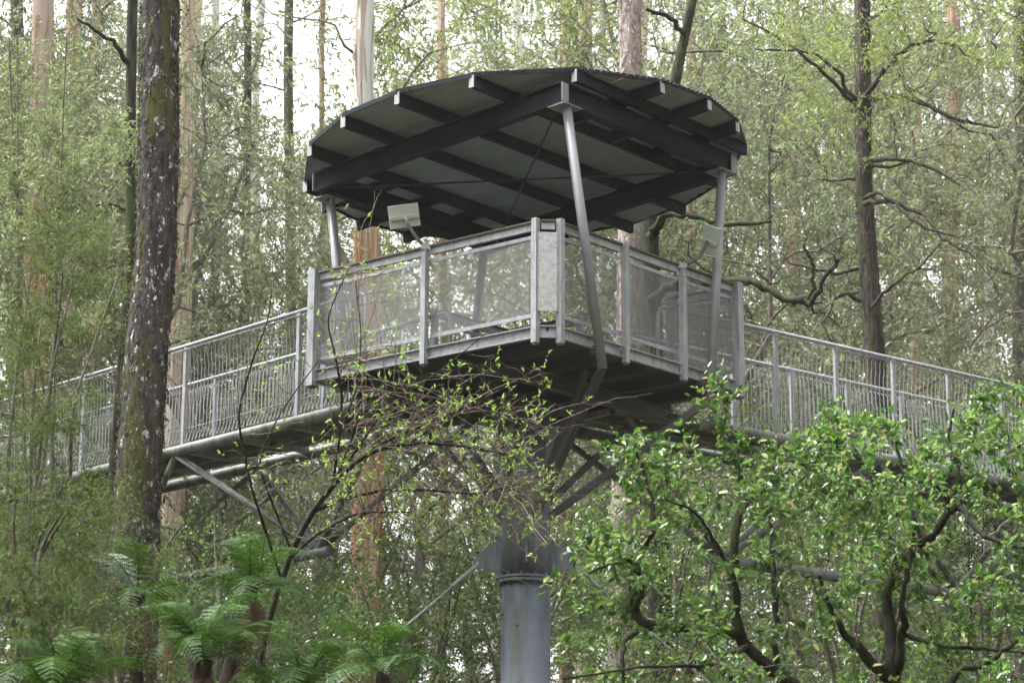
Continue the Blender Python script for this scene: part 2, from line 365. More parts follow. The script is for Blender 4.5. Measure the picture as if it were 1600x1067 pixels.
# railing posts
RT = 1.38
near_posts = [(-.05, CH), (-.05, 1.83), (-.05, A - .03), (CH, -.05), (1.36, -.05), (2.5, -.05), (A - .03, -.05)]
far_posts = [(.75, A + .05), (2.25, A + .05), (A, A + .05), (A + .05, 1.05), (A + .05, 2.5)]
for (u, v) in near_posts + far_posts:
    h = .06 if (u, v) in ((-.05, A - .03), (A - .03, -.05)) else .04
    r = tp(MB().box(u - h * .9, u + h * .9, v - h * .9, v + h * .9, -.06, RT + .01), "rail_post", "galv")
    MB().box(u - h * .7, u + h * .7, v - h * .7, v + h * .7, -.085, -.061).build("post_foot", M["rust"], r, OFF)
# railing bays: (start, end)
bays = [((0, CH + .05), (0, 1.78)), ((0, 1.88), (0, A - .1)), ((CH + .05, 0), (1.31, 0)), ((1.41, 0), (2.45, 0)), ((2.55, 0), (A - .1, 0)),
        ((.05, A), (.70, A)), ((2.30, A), (A - .06, A)), ((A, .06), (A, 1.0)), ((A, 2.55), (A, A - .06))]
def mesh_screen(p, q, z0, z1, pitch=.038, w=.0043):
    """expanded metal: two families of thin slanting strands, real strips of steel"""
    p, q = np.array([*p, 0.]), np.array([*q, 0.]); L = np.linalg.norm(q - p); d = (q - p) / L; H = z1 - z0
    vs, fs = [], []
    for sgn in (1, -1):
        k = .62                                             # slope of the strands
        n = int((L + H / k) / pitch) + 1
        for i in range(n):
            s0 = i * pitch - (H / k if sgn > 0 else 0)
            # strand s = s0 + sgn*t/k for t in 0..H
            def clip(sv): return sv
            t0, t1 = 0.0, H
            if sgn > 0:
                t0 = max(t0, -s0 * k); t1 = min(t1, (L - s0) * k)
            else:
                t0 = max(t0, (s0 - L) * k); t1 = min(t1, s0 * k)
            if t1 - t0 < .01: continue
            a = p + d * (s0 + sgn * t0 / k) + np.array([0, 0, z0 + t0]); b = p + d * (s0 + sgn * t1 / k) + np.array([0, 0, z0 + t1])
            e = np.array([0, 0, w * .5 * math.sqrt(1 + k * k)])
            c = len(vs); vs += [a - e, b - e, b + e, a + e]; fs.append((c, c + 1, c + 2, c + 3))
    nrm = np.array([-d[1], d[0], 0]) * .0012
    m = len(vs); v2 = [x + nrm for x in vs] + [x - nrm for x in vs]; f2 = fs + [tuple(i + m for i in reversed(f)) for f in fs]
    return v2, f2
for (p, q) in bays:
    P = lambda z: (p[0], p[1], z); Q = lambda z: (q[0], q[1], z)
    tp(MB().bar(P(RT - .075), Q(RT - .075), .05, .085), "top_rail", "galv")
    tp(MB().bar(P(RT - .02), Q(RT - .02), .11, .022), "timber_cap", "timber")
    v2, f2 = mesh_screen(p, q, .30, 1.17)
    sc = tp(MB().add(v2, f2), "mesh_screen", "screen")
    for z in (1.19, .275): MB().bar(P(z), Q(z), .014, .045).build("screen_bar", M["galv"], sc, OFF)
# top rail runs through round the chamfered corner
tp(MB().bar((0, CH - .04, RT - .075), (CH - .04, 0, RT - .075), .05, .085), "corner_rail", "galv")
tp(MB().bar((0, CH - .04, RT - .02), (CH - .04, 0, RT - .02), .11, .022), "timber_cap", "timber")
mb = MB(); pts = [(-.055, CH - .03), (-.05, .085), (.085, -.05), (CH - .03, -.055)]
vs = [(u, v, z) for z in (.30, 1.22) for u, v in pts] + [(u + .004, v + .004, z) for z in (.30, 1.22) for u, v in pts]
fs = [(i, i + 1, i + 5, i + 4) for i in range(3)] + [(8 + i + 1, 8 + i, 8 + i + 4, 8 + i + 5) for i in range(3)]
tp(mb.add(vs, fs), "corner_sheet", "galv_sheet")
# small plate hung on the far screen
tp(MB().box(A - .03, A - .018, 1.9, 2.12, .75, .98), "notice_plate", "panel")

# roof: main beams, purlins, outriggers, sheets, rim
RC, EA, EB = (2.03, 2.06), 2.96, 2.78        # slightly oval: EA along the diagonal through the near corner
PV = (-2.30, -1.38, -.46, .46, 1.38, 2.30)
EP, EQ = (1 / EA ** 2 + 1 / EB ** 2) / 2, (1 / EA ** 2 - 1 / EB ** 2) / 2
def rim_u(d, s):
    q = math.sqrt(max(EQ * EQ * d * d - EP * (EP * d * d - 1), 0)); return (-EQ * d + s * q) / EP
def rim_dist(u, v): return math.sqrt(EP * ((u - RC[0]) ** 2 + (v - RC[1]) ** 2) + 2 * EQ * (u - RC[0]) * (v - RC[1]))
poly = []
for dv in PV: poly.append((RC[0] + rim_u(dv, -1), RC[1] + dv))
for du in (-.84, 0, .84): poly.append((RC[0] + du, RC[1] + rim_u(du, 1)))
for dv in PV[::-1]: poly.append((RC[0] + rim_u(dv, 1), RC[1] + dv))
for du in (.84, 0, -.84): poly.append((RC[0] + du, RC[1] + rim_u(du, -1)))
def R3(u, v, h): return (u, v, zr(v, h))
HB = .25
def rbeam(p, q, w, h, hc, name, mat="beam"):
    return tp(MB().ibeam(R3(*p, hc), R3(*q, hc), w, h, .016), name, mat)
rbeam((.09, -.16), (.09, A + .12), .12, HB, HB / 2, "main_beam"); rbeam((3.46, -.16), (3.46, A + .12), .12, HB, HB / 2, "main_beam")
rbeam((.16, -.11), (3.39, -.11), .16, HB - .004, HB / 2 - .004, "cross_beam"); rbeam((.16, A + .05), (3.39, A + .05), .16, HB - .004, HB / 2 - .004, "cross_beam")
for (u, v, s) in ((.09, -.165, -1), (3.46, -.165, -1), (.09, A + .125, 1), (3.46, A + .125, 1)):
    tp(MB().bar(R3(u, v, .012), R3(u, v, HB - .012), .12, .01, up=(0, 1, 0)), "end_plate", "post")
for (u, v) in ((.17, -.12), (3.26, -.12), (.34, A + .12), (3.30, A + .12)):
    z = zr(v); w = .15
    tp(MB().add([(u - w, v - .09, z - .006), (u + w * 1.2, v - .09, z - .006), (u + w * 1.2, v + .16, z - .006 - .074 * .2), (u - w, v + .16, z - .006 - .074 * .2), (u - w, v - .09, z - .018), (u + w * 1.2, v - .09, z - .018), (u + w * 1.2, v + .16, z - .034), (u - w, v + .16, z - .034)],
                [(0, 1, 2, 3), (7, 6, 5, 4), (0, 4, 5, 1), (1, 5, 6, 2), (2, 6, 7, 3), (3, 7, 4, 0)]), "post_cap_plate", "post")
HP = .145
def purlin(p, q, name, trim=.0):
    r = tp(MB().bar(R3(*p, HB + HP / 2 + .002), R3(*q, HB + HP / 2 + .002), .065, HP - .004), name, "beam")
    for a, b in ((p, q), (q, p)):
        d = unit(np.array([a[0] - b[0], a[1] - b[1]]))
        e = (a[0] + d[0] * .012, a[1] + d[1] * .012)
        if rim_dist(*a) > .93:
            MB().bar(R3(*a, HB + HP / 2 + .002), R3(*e, HB + HP / 2 + .002), .072, HP + .004).build("end_cap", M["endcap"], r, OFF)
for dv in PV: purlin((RC[0] + rim_u(dv, -1), RC[1] + dv), (RC[0] + rim_u(dv, 1), RC[1] + dv), "purlin")
for s in (-1, 1):
    for du in (-.84, 0, .84):
        purlin((RC[0] + du, RC[1] + s * 2.34), (RC[0] + du, RC[1] + rim_u(du, s)), "outrigger")
        purlin((RC[0] + du, RC[1] + s * 1.42), (RC[0] + du, RC[1] + s * 2.26), "outrigger")
# corrugated sheets, one per cover width, cut to the outline
def vspan(u):
    ys_ = []
    for i in range(len(poly)):
        (a, b), (c, d) = poly[i], poly[(i + 1) % len(poly)]
        if (a - u) * (c - u) <= 0 and a != c: ys_.append(b + (d - b) * (u - a) / (c - a))
    return (min(ys_), max(ys_)) if len(ys_) >= 2 else None
u0, u1 = min(p[0] for p in poly), max(p[0] for p in poly); nsh = 7; wsh = (u1 - u0) / nsh
for k in range(nsh):
    us = np.linspace(u0 + k * wsh + .001, u0 + (k + 1) * wsh - .001, 61); rows = []
    for u in us:
        sp = vspan(min(max(u, u0 + .002), u1 - .002)); c = .012 * math.cos((u - u0) * 2 * math.pi / .0766) + .0135
        h = HB + HP + .004 + c + .002 * (k % 2)
        rows.append([(u, v, zr(v, h)) for v in np.linspace(sp[0] - .03, sp[1] + .03, 6)])
    vs = [p for r in rows for p in r]; fs = [(i * 6 + j, (i + 1) * 6 + j, (i + 1) * 6 + j + 1, i * 6 + j + 1) for i in range(60) for j in range(5)]
    n = len(vs); vs2 = vs + [(a, b, c + .0015) for a, b, c in vs]; fs2 = [tuple(reversed(f)) for f in fs] + [tuple(i + n for i in f) for f in fs]
    me = MB().add(vs2, fs2, True); tp(me, "roof_sheet", "roof")
for i in range(len(poly)):
    (a, b), (c, d) = poly[i], poly[(i + 1) % len(poly)]
    ox = lambda u, v, s: (RC[0] + (u - RC[0]) * s, RC[1] + (v - RC[1]) * s)
    tp(MB().bar(R3(*ox(a, b, 1.004), HB + HP + .005), R3(*ox(c, d, 1.004), HB + HP + .012), .010, .055), "rim_flashing", "beam")
# bracing rods under the roof
for p, q in (((.2, .0), (3.4, A)), ((3.4, .0), (.2, A))):
    tp(MB().tube([R3(*p, .06), R3(*q, .05)], .012, 6), "bracing_rod", "rod")
# leaf litter lying along the roof edge
rng = np.random.default_rng(5)
n = 900; NP = len(poly); i = rng.integers(0, NP, n); tt = rng.random(n)
pa = np.array(poly)[i]; pb = np.array(poly)[(i + 1) % NP]; q = pa + (pb - pa) * tt[:, None]; q = np.array(RC) + (q - np.array(RC)) * (1.0 - .06 * rng.random(n) ** 2)[:, None]
Pl = np.stack([q[:, 0], q[:, 1], ZB + HB + HP + .034 - .074 * (q[:, 1] + .12) + rng.random(n) * .01], 1)
dd = rng.normal(size=(n, 3)); dd[:, 2] *= .06
me = leaf_mesh("leaf_litter", Pl, dd, np.array([0, 0, 1.]) + rng.normal(size=(n, 3)) * .15, .04 + .05 * rng.random(n), .012, M["litter"], off=np.array(OFF))
tag(link_mesh("leaf_litter", me, None, tower), kind="stuff")

# ------------------------------------------------------------------ walkways
def walkway(label, origin, du, dv, length, s_start, post_step, post0, side):
    """a straight triangular truss bridge: local x = along, local y = across (0 = camera side rail), z = 0 at the deck level of the tower"""
    d = unit(np.array([du, dv])); dw = d[0] * U + d[1] * V
    o = W(*origin, 0); ang = math.atan2(dw[1], dw[0]); wd = 1.38
    root = empty("walkway", tuple(o), ang); tag(root, label, "walkway", "walkways leading to the tower")
    ys = side                                              # +1: far side lies at +y
    Y = lambda t: t * ys
    def part(mb, name, mat, parent=None): return mb.build(name, M[mat], parent or root)
    zc = -.20; zh = 1.235; zb = zc - 1.55
    for t in (0, wd): part(MB().tube([(s_start, Y(t), zc), (length, Y(t), zc)], .078, 14), "chord", "chord")
    part(MB().tube([(1.25, Y(wd / 2), zb), (length, Y(wd / 2), zb)], .07, 14), "lower_chord", "chord")
    part(MB().bar((s_start, Y(wd / 2), zc + .02), (length, Y(wd / 2), zc + .02), .07, .07), "stringer", "chord")
    st = 1.15; n = int((length - s_start) / st)
    for i in range(n):
        s = s_start + .15 + i * st
        part(MB().bar((s, Y(.07), zc + .02), (s, Y(wd - .07), zc + .02), .06, .075), "cross_member", "galv")
        part(MB().box(s + .015, s + st - .015, min(Y(.14), Y(wd - .14)), max(Y(.14), Y(wd - .14)), zc + .062, zc + .085), "deck_panel", "under")
    node0 = 1.5
    for i in range(4):
        s = node0 + 4.6 * i
        for t in (0, wd):
            for e in (-2.3, 2.3):
                if s_start < s + e < length and s < length: part(MB().tube([(s, Y(wd / 2), zb + .03), (s + e, Y(t), zc - .04)], .044, 10), "diagonal", "chord")
    # one shared picket, bent out at the foot and at the head
    for t, out in ((0, -1), (wd, 1)):
        yo = lambda k: Y(t + out * k)
        b = MB().tube([(0, yo(.02), zc + .10), (0, yo(-.035), zc + .26), (0, yo(-.038), zh - .34), (0, yo(-.018), zh - .22), (0, yo(-.016), zh - .10), (0, yo(.03), zh - .055)], .0062, 4, False)
        pm = b.mesh("picket", M["galv"])
        part(MB().tube([(s_start + 1.0, Y(t), zh), (length, Y(t), zh)], .027, 10), "handrail", "galv")
        for k, z in ((-.04, zc + .30), (.03, zh - .055)): part(MB().tube([(s_start + 1.0, yo(k), z), (length, yo(k), z)], .005, 5), "picket_rail", "galv")
        s = s_start + 1.04; 
        while s < length - .05:
            link_mesh("picket", pm, None, root, (s, 0, 0)); s += .082
        s = post0 if t == 0 else post0 - post_step * .5
        while s < length:
            if s > s_start + .9: part(MB().box(s - .03, s + .03, Y(t) - .022, Y(t) + .022, zc + .05, zh - .02), "baluster_post", "galv")
            s += post_step
        # bent end of the rail at the deck
        e = s_start + 1.0
        part(MB().tube([(e, Y(t), zh), (e - .12, Y(t), zh + .0), (e - .19, Y(t), zh - .03), (e - .23, Y(t), zh - .10), (e - .24, Y(t), zh - .2), (e - .24, Y(t), zc + .1)], .027, 8), "rail_end", "galv")
    return root
# the left walkway leaves the deck along V, the right one along U
walkway("long galvanised walkway passing behind the lichen-spotted trunk to the deck's left corner", (.69, 3.68), .14, 1.0, 14.5, -1.0, 2.52, .9 + 2.52 - 2.3, -1)
walkway("long galvanised walkway leaving the deck's right corner above the broad-leaved shrubs", (3.68, .98), 1.0, -.19, 13.5, -1.0, 1.14, .72, 1)

# ------------------------------------------------------------------ panels on bent arms at the railing
def solar_panel(foot, elbow, tip, w, h, nrm, roll, label):
    root = empty("solar_panel", tuple(foot)); tag(root, label, "panel", "pale panels on the deck railing")
    f, e, t = (np.array(p) - foot for p in (foot, elbow, tip))
    mid = .5 * (e + t); pts = [f, f * .55 + e * .45 + np.array([0, 0, -.012]), e, mid + unit(e - f) * .02, t]
    MB().tube(pts, .021, 10).build("arm", M["chord"], root)
    MB().box(-.05, .05, -.05, .05, -.03, .03).build("clamp", M["galv"], root)
    n = unit(np.array(nrm, float)); x = unit(np.cross(np.array([0, 0, 1.]), n)); y = np.cross(n, x)
    x, y = x * math.cos(roll) + y * math.sin(roll), y * math.cos(roll) - x * math.sin(roll)
    c = t - n * .0
    R = Matrix(((*[x[0], y[0], n[0]],), (x[1], y[1], n[1]), (x[2], y[2], n[2])))
    def place(mb, name, mat):
        o = mb.build(name, M[mat], root); o.matrix_local = Matrix.Translation(c - n * .05) @ R.to_4x4(); return o
    b = place(MB().box(-w / 2, w / 2, -h / 2, h / 2, -.03, 0), "panel", "panel")
    place(MB().box(-w * .46, w * .46, -.02 - h * .04, .02 - h * .04, .001, .03), "bracket_rail", "panel")
    return root
f1 = W(-.05, 1.83, RT - .03)
solar_panel(f1, f1 + np.array([-.15, -.10, .16]), f1 + np.array([-.24, -.13, .34]), .36, .27, (.22, -1, -.42), math.radians(12), "pale square panel on a bent arm above the rail, under the roof's left half")
f2 = W(2.5, -.05, RT - .03)
solar_panel(f2, f2 + np.array([.20, -.06, .10]), f2 + np.array([.30, -.06, .30]), .26, .36, (-.8, -.75, -.35), math.radians(-28), "pale square panel on a bent arm beside the right-hand roof post")

# ------------------------------------------------------------------ plants: shared growing code
def wobble(p, q, n, amp, rng, sag=0.0):
    """a crooked path between two points"""
    p, q = np.asarray(p, float), np.asarray(q, float); t = np.linspace(0, 1, n)[:, None]; L = np.linalg.norm(q - p)
    w = np.cumsum(rng.normal(size=(n, 3)), 0); w -= w[0] + (w[-1] - w[0]) * t
    pts = p + (q - p) * t + w * amp * L / math.sqrt(n)
    pts[:, 2] += 4 * sag * L * (t * (1 - t))[:, 0]
    return pts

def resample(pts, n):
    pts = np.asarray(pts, float); d = np.r_[0, np.cumsum(np.linalg.norm(np.diff(pts, axis=0), axis=1))]
    t = np.linspace(0, d[-1], n); k = np.stack([np.interp(t, d, pts[:, i]) for i in range(pts.shape[1])], 1)
    if n > 5:                                              # round the corners
        for _ in range(2): k[1:-1] = .25 * k[:-2] + .5 * k[1:-1] + .25 * k[2:]
    return k

class Plant:
    def __init__(s, seed): s.rng = np.random.default_rng(seed); s.tb = Tubes(); s.nodes = []; s.rad = []; s.LP = []; s.LD = []; s.tw = None
    def limb(s, pts, r, n=8, joint=True):
        pts = np.asarray(pts, float); s.tb.add(pts, r, n)
        if joint: s.nodes.append(pts); s.rad.append(np.asarray(r, float))
    def branches(s, targets, r_tip=.003, r_max=.02, amp=.16, sag=.0, n=6, nb=5, maxlen=3.0, chain=True):
        """a branch from the nearest limb out to every target; returns the branch paths"""
        out = []; N = np.concatenate(s.nodes); R = np.concatenate(s.rad)
        for T in targets:
            d = np.linalg.norm(N - T, axis=1) + np.maximum(0, N[:, 2] - T[2]) * .8
            i = int(np.argmin(d * (1 + .25 * s.rng.random(len(d)))))
            L = np.linalg.norm(N[i] - T)
            if L > maxlen or L < .05: continue
            p = wobble(N[i], T, n, amp, s.rng, sag); r0 = min(R[i] * .6, r_max, .004 + .014 * L)
            r = np.linspace(max(r0, r_tip), r_tip, n); (s.tw or s.tb).add(p, r, nb); out.append(p)
            if chain: N = np.concatenate([N, p[2:-1]]); R = np.concatenate([R, r[2:-1]])
        return out
    def sprays(s, paths, per, length, leaves, spread=.7, r=.0018, twig_n=3, up=.15, start=.35, jitter=.0, tubes=True, tuft=False):
        """side twigs with leaf points along them"""
        rng = s.rng
        for p in paths:
            for _ in range(per):
                t = start + (1 - start) * rng.random(); k = t * (len(p) - 1); i = min(int(k), len(p) - 2); b = p[i] + (p[i + 1] - p[i]) * (k - i)
                d = unit(unit(p[i + 1] - p[i]) * .6 + rng.normal(size=3) * spread + np.array([0, 0, up])); L = length * (.5 + rng.random())
                tw = np.array([b, b + d * L * .5 + rng.normal(size=3) * L * .06, b + d * L + rng.normal(size=3) * L * .12])
                if tubes: (s.tw or s.tb).add(tw, np.array([r * 1.4, r, r * .5]), twig_n)
                m = leaves; u = (np.arange(m) + rng.random(m)) / m; u = (.85 + .15 * u) if tuft else (.12 + .88 * u)
                q = np.where(u[:, None] < .5, tw[0] + (tw[1] - tw[0]) * (u[:, None] * 2), tw[1] + (tw[2] - tw[1]) * (u[:, None] * 2 - 1))
                s.LP.append(q + rng.normal(size=(m, 3)) * jitter); s.LD.append(np.broadcast_to(d, (m, 3)))
    def leaves(s, name, L, Wd, mat, kind="simple", droop=.2, spread=.8, flat=.8, off=np.zeros(3), keep=None):
        P = np.concatenate(s.LP); D = np.concatenate(s.LD); rng = s.rng
        if keep is not None:
            m = keep(P); P, D = P[m], D[m]
        D = unit(D * .6 + rng.normal(size=P.shape) * spread + np.array([0, 0, -droop])); N = unit(np.array([0, 0, flat]) + rng.normal(size=P.shape) * .6)
        sc = .5 + .8 * rng.random(len(P))
        return leaf_mesh(name, P, D, N, L * sc, Wd * sc, mat, kind, off)
    def finish(s, name, base, label, cat, wood, leafspec=None, group=None, crown="crown", trunk="trunk"):
        base = np.asarray(base, float); root = empty(name, tuple(base)); tag(root, label, cat, group)
        link_mesh(trunk, s.tb.mesh(trunk, M[wood], base), None, root)
        if s.tw is not None and s.tw.n: link_mesh("twigs", s.tw.mesh("twigs", M[s.tw_mat], base), None, root)
        if leafspec: link_mesh(crown, s.leaves(crown, off=base, **leafspec), None, root)
        return root

def rough_stem(path, radii, n=18, bump=.05, seed=0, buttress=0.0):
    """trunk surface with ribs and swellings"""
    rng = np.random.default_rng(seed); v, f = tube_np(path, radii, n); m = len(path)
    v = v.reshape(m, n, 3); c = path[:, None, :]
    a = np.arange(n) * 2 * math.pi / n; w = np.zeros((m, n))
    for k in range(2, 6):
        ph = np.cumsum(rng.normal(size=m) * .25); w += np.sin(k * a[None, :] + ph[:, None] + rng.random() * 6) / k
    w += rng.normal(size=(m, n)) * .35
    v = c + (v - c) * (1 + bump * w)[:, :, None]
    return v.reshape(-1, 3), f

def px_path(pts):
    """[(px, py, D, radius in photograph pixels)] -> points, radii"""
    P = np.array([at(a, b, D) for a, b, D, r in pts]); R = np.array([r * D / FPX for a, b, D, r in pts]); return P, R

def px_trunk(pl, pts, n=40, sides=18, bump=.05, seed=0, to_ground=True):
    """a trunk given by where it is seen; carried down to the ground"""
    P, R = px_path(pts)
    if to_ground:
        lo = P[-1].copy(); dz = lo[2] - float(ground_z(lo[0], lo[1])) + .2
        d = unit(P[-1] - P[-2]); foot = lo + d * (dz / max(-d[2], .3)) * .6; foot[2] = lo[2] - dz
        P = np.vstack([P, foot]); R = np.r_[R, R[-1] * 1.18]
    k = resample(np.column_stack([P, R]), n)
    v, f = rough_stem(k[:, :3], k[:, 3], sides, bump, seed); pl.tb.addm(v, f); pl.nodes.append(k[:, :3]); pl.rad.append(k[:, 3])
    return k

def foot_of(k): p = k[-1, :3].copy(); p[2] += .2; return p

def bark_ribbons(root, k, n, mat, seed, lmin=.6, lmax=2.2):
    """loose strips of bark hanging along a stem, one mesh"""
    rng = np.random.default_rng(seed); vs, fs = [], []; off = np.array(root.location)
    for _ in range(n):
        i = rng.integers(2, len(k) - 8); c, r = k[i, :3], k[i, 3]; a = rng.uniform(math.pi, 2 * math.pi); w = rng.uniform(.012, .04); L = rng.uniform(lmin, lmax)
        d = np.array([math.cos(a), math.sin(a), 0]); t = np.array([-d[1], d[0], 0]); m = 6; b = len(vs); ph = rng.random() * 6
        for j in range(m):
            u = j / (m - 1); p = c + d * (r * 1.03 + .10 * u * u * rng.random()) + t * (.05 * math.sin(ph + 3 * u)) + np.array([0, 0, -L * u]) - off
            vs += [p - t * w * (1 - .6 * u), p + t * w * (1 - .6 * u)]
        fs += [(b + 2 * j, b + 2 * j + 1, b + 2 * j + 3, b + 2 * j + 2) for j in range(m - 1)]
    o = MB().add(vs, fs).build("bark_strips", M[mat], root); tag(o, kind="stuff")

# ------------------------------------------------------------------ understorey tree prototypes (crown 14 m tall)
def proto_tree(seed, wood, leaf, H=14.0, wid=2.6, low=.12, nt=300, per=10, nl=9, L=.115, Wd=.034, droop=.25):
    pl = Plant(seed); r = pl.rng; n = 14
    main = wobble((0, 0, -.3), (r.normal() * .5, r.normal() * .5, H * .97), n, .10, r); pl.limb(main, np.linspace(.11, .016, n), 8)
    for i in range(16):
        t = low + (1 - low) * (i + r.random()) / 16; b = main[min(int(t * (n - 1)), n - 1)]; a = r.random() * 6.283; l = wid * (.55 + .6 * r.random()) * (1.15 - .6 * t)
        q = b + np.array([math.cos(a) * l, math.sin(a) * l, l * r.uniform(.1, .8)]); pl.limb(wobble(b, q, 7, .18, r), np.linspace(.035, .010, 7) * (1.2 - .5 * t), 5)
    z = H * (low + (1 - low) * r.random(nt) ** .85); rad = wid * np.sqrt(r.random(nt)) * (1.15 - .65 * np.abs(z / H - .45)); a = r.random(nt) * 6.283
    T = np.stack([rad * np.cos(a), rad * np.sin(a), z], 1); T = T[(np.sin(T[:, 0] * 1.7 + seed) + np.sin(T[:, 1] * 1.9 + seed * 2) + np.sin(T[:, 2] * 1.1 + seed * 3)) > -.75]
    br = pl.branches(T, .005, .03, .2, nb=4, maxlen=4); pl.sprays(br, per, .6, nl, .75, .004, 3, up=-.1, tubes=True, jitter=.025)
    tm = pl.tb.mesh("trunk", M[wood]); cm = pl.leaves("crown", L, Wd, M[leaf], droop=droop, spread=.7)
    return tm, cm
M["bark_far"] = bark_mat("grey_understorey_bark", (.06, .05, .04), (.11, .092, .076), (.17, .15, .13), (3, 3, .5), 6)
PROTO = [proto_tree(11, "bark_far", "leaf_grey"), proto_tree(12, "bark_far", "leaf_grey", wid=3.0, low=.05), proto_tree(13, "bark_far", "leaf_mid", wid=2.2, nt=260), proto_tree(14, "bark_far", "leaf_lime", wid=2.8, low=.25, nt=270)]
def proto_at(k, x, y, sc, rz, label, group, z=None, name="understorey_tree", sz=1.0):
    root = empty(name, (x, y, float(ground_z(x, y)) if z is None else z), rz); root.scale = (sc, sc, sc * sz); tag(root, label, "tree", group)
    for nm, me in zip(("trunk", "crown"), PROTO[k]): link_mesh(nm, me, None, root)
    return root


# ------------------------------------------------------------------ the far wood: one mass of instanced crowns
rng = np.random.default_rng(77)
pts, rots, scs, ids = [], [], [], []
def wood_at(px, D, sc, k, sink=0.0):
    x = (px - 800) / FPX * D / CP; pts.append((x, D, float(ground_z(x, D)) - sink)); rots.append(rng.random() * 6.28); scs.append(sc); ids.append(k)
for D in (60, 72, 84, 96):
    step = 310 * 70 / D
    for px in np.arange(-260, 1900, step):
        q = px + rng.uniform(-.5, .5) * step
        h = 1.0 + .35 * rng.random() + (D - 58) * .008
        if 370 < q < 600: h *= .42                          # the open gap of sky above the roof's left shoulder
        elif 300 < q < 680: h *= .75
        wood_at(q, D + rng.uniform(-3, 3), h * 1.55, int(rng.choice([0, 0, 1, 1, 2, 3])))
for ang in np.arange(20, 341, 7.5):                          # the wood closes round the clearing on all sides
    for R_ in (27, 40):
        t_ = math.radians(ang + rng.uniform(-3, 3)); r_ = R_ + rng.uniform(-4, 4); x_, y_ = r_ * math.sin(t_), 8 + r_ * math.cos(t_)
        if y_ > 12 and abs(x_) < y_ * .30 + 3: continue
        pts.append((x_, y_, float(ground_z(x_, y_)))); rots.append(rng.random() * 6.28); scs.append(rng.uniform(1.5, 1.95)); ids.append(int(rng.integers(0, 4)))
def far_trunk(seed, mat):
    pl = Plant(seed); p = wobble((0, 0, -.5), (.6, .3, 36), 40, .012, pl.rng); v, f = rough_stem(p, np.linspace(.34, .2, 40), 14, .04, seed); pl.tb.addm(v, f); pl.nodes.append(p); pl.rad.append(np.linspace(.34, .2, 40))
    for z in pl.rng.uniform(6, 30, 9):
        b = p[int(z / 36 * 39)]; a = pl.rng.random() * 6.28; pl.limb(wobble(b, b + np.array([math.cos(a) * 2.4, math.sin(a) * 2.4, 1.2]), 8, .2, pl.rng), np.linspace(.06, .012, 8), 5)
    return pl.tb.mesh("far_trunk", M[mat])
TALL = [far_trunk(61, "bark_pale"), far_trunk(62, "bark_pale"), far_trunk(63, "bark_cream")]
for i_, px in enumerate(np.linspace(-60, 1680, 20)):
    q = px + rng.uniform(-24, 24); D = rng.uniform(68, 100); x = (q - 800) / FPX * D / CP
    pts.append((x, D, float(ground_z(x, D)))); rots.append(rng.random() * 6.28); scs.append(rng.uniform(.5, 1.0)); ids.append(4 + int(rng.integers(0, 3)))
me = bpy.data.meshes.new("forest"); me.from_pydata([tuple(p) for p in pts], [], [])
for nm, ty, da in (("rz", 'FLOAT', rots), ("sc", 'FLOAT', scs), ("kind_id", 'INT', ids)):
    a = me.attributes.new(nm, ty, 'POINT'); a.data.foreach_set("value", da)
forest = link_mesh("forest", me); tag(forest, "hazy far-off wood of grey-green trees behind everything", "forest", kind="stuff")
protos = []
for k, (tm, cm) in enumerate(PROTO):
    for nm, m_ in (("far_trunk", tm), ("far_crown", cm)): protos.append((k, bpy.data.objects.new(nm, m_)))
for k, m_ in enumerate(TALL): protos.append((4 + k, bpy.data.objects.new("far_trunk", m_)))
ng = bpy.data.node_groups.new("far_wood", 'GeometryNodeTree')
ng.interface.new_socket("Geometry", in_out='INPUT', socket_type='NodeSocketGeometry'); ng.interface.new_socket("Geometry", in_out='OUTPUT', socket_type='NodeSocketGeometry')
gi, go = ng.nodes.new("NodeGroupInput"), ng.nodes.new("NodeGroupOutput"); jn = ng.nodes.new("GeometryNodeJoinGeometry")
def attr(nm, ty):
    n = ng.nodes.new("GeometryNodeInputNamedAttribute"); n.data_type = ty; n.inputs[0].default_value = nm; return n.outputs[0]
cx = ng.nodes.new("ShaderNodeCombineXYZ"); ng.links.new(attr("rz", 'FLOAT'), cx.inputs[2])
e2r = ng.nodes.new("FunctionNodeEulerToRotation"); ng.links.new(cx.outputs[0], e2r.inputs[0])
kid = attr("kind_id", 'INT'); sca = attr("sc", 'FLOAT')
for k, o in protos:
    cmp_ = ng.nodes.new("FunctionNodeCompare"); cmp_.data_type = 'INT'; cmp_.operation = 'EQUAL'
    ng.links.new(kid, cmp_.inputs[2]); cmp_.inputs[3].default_value = k
    oi = ng.nodes.new("GeometryNodeObjectInfo"); oi.inputs[0].default_value = o; oi.inputs[1].default_value = True
    ip = ng.nodes.new("GeometryNodeInstanceOnPoints")
    ng.links.new(gi.outputs[0], ip.inputs["Points"]); ng.links.new(cmp_.outputs[0], ip.inputs["Selection"]); ng.links.new(oi.outputs["Geometry"], ip.inputs["Instance"])
    ng.links.new(e2r.outputs[0], ip.inputs["Rotation"]); ng.links.new(sca, ip.inputs["Scale"]); ng.links.new(ip.outputs[0], jn.inputs[0])
ng.links.new(jn.outputs[0], go.inputs[0])
forest.modifiers.new("far_wood", 'NODES').node_group = ng

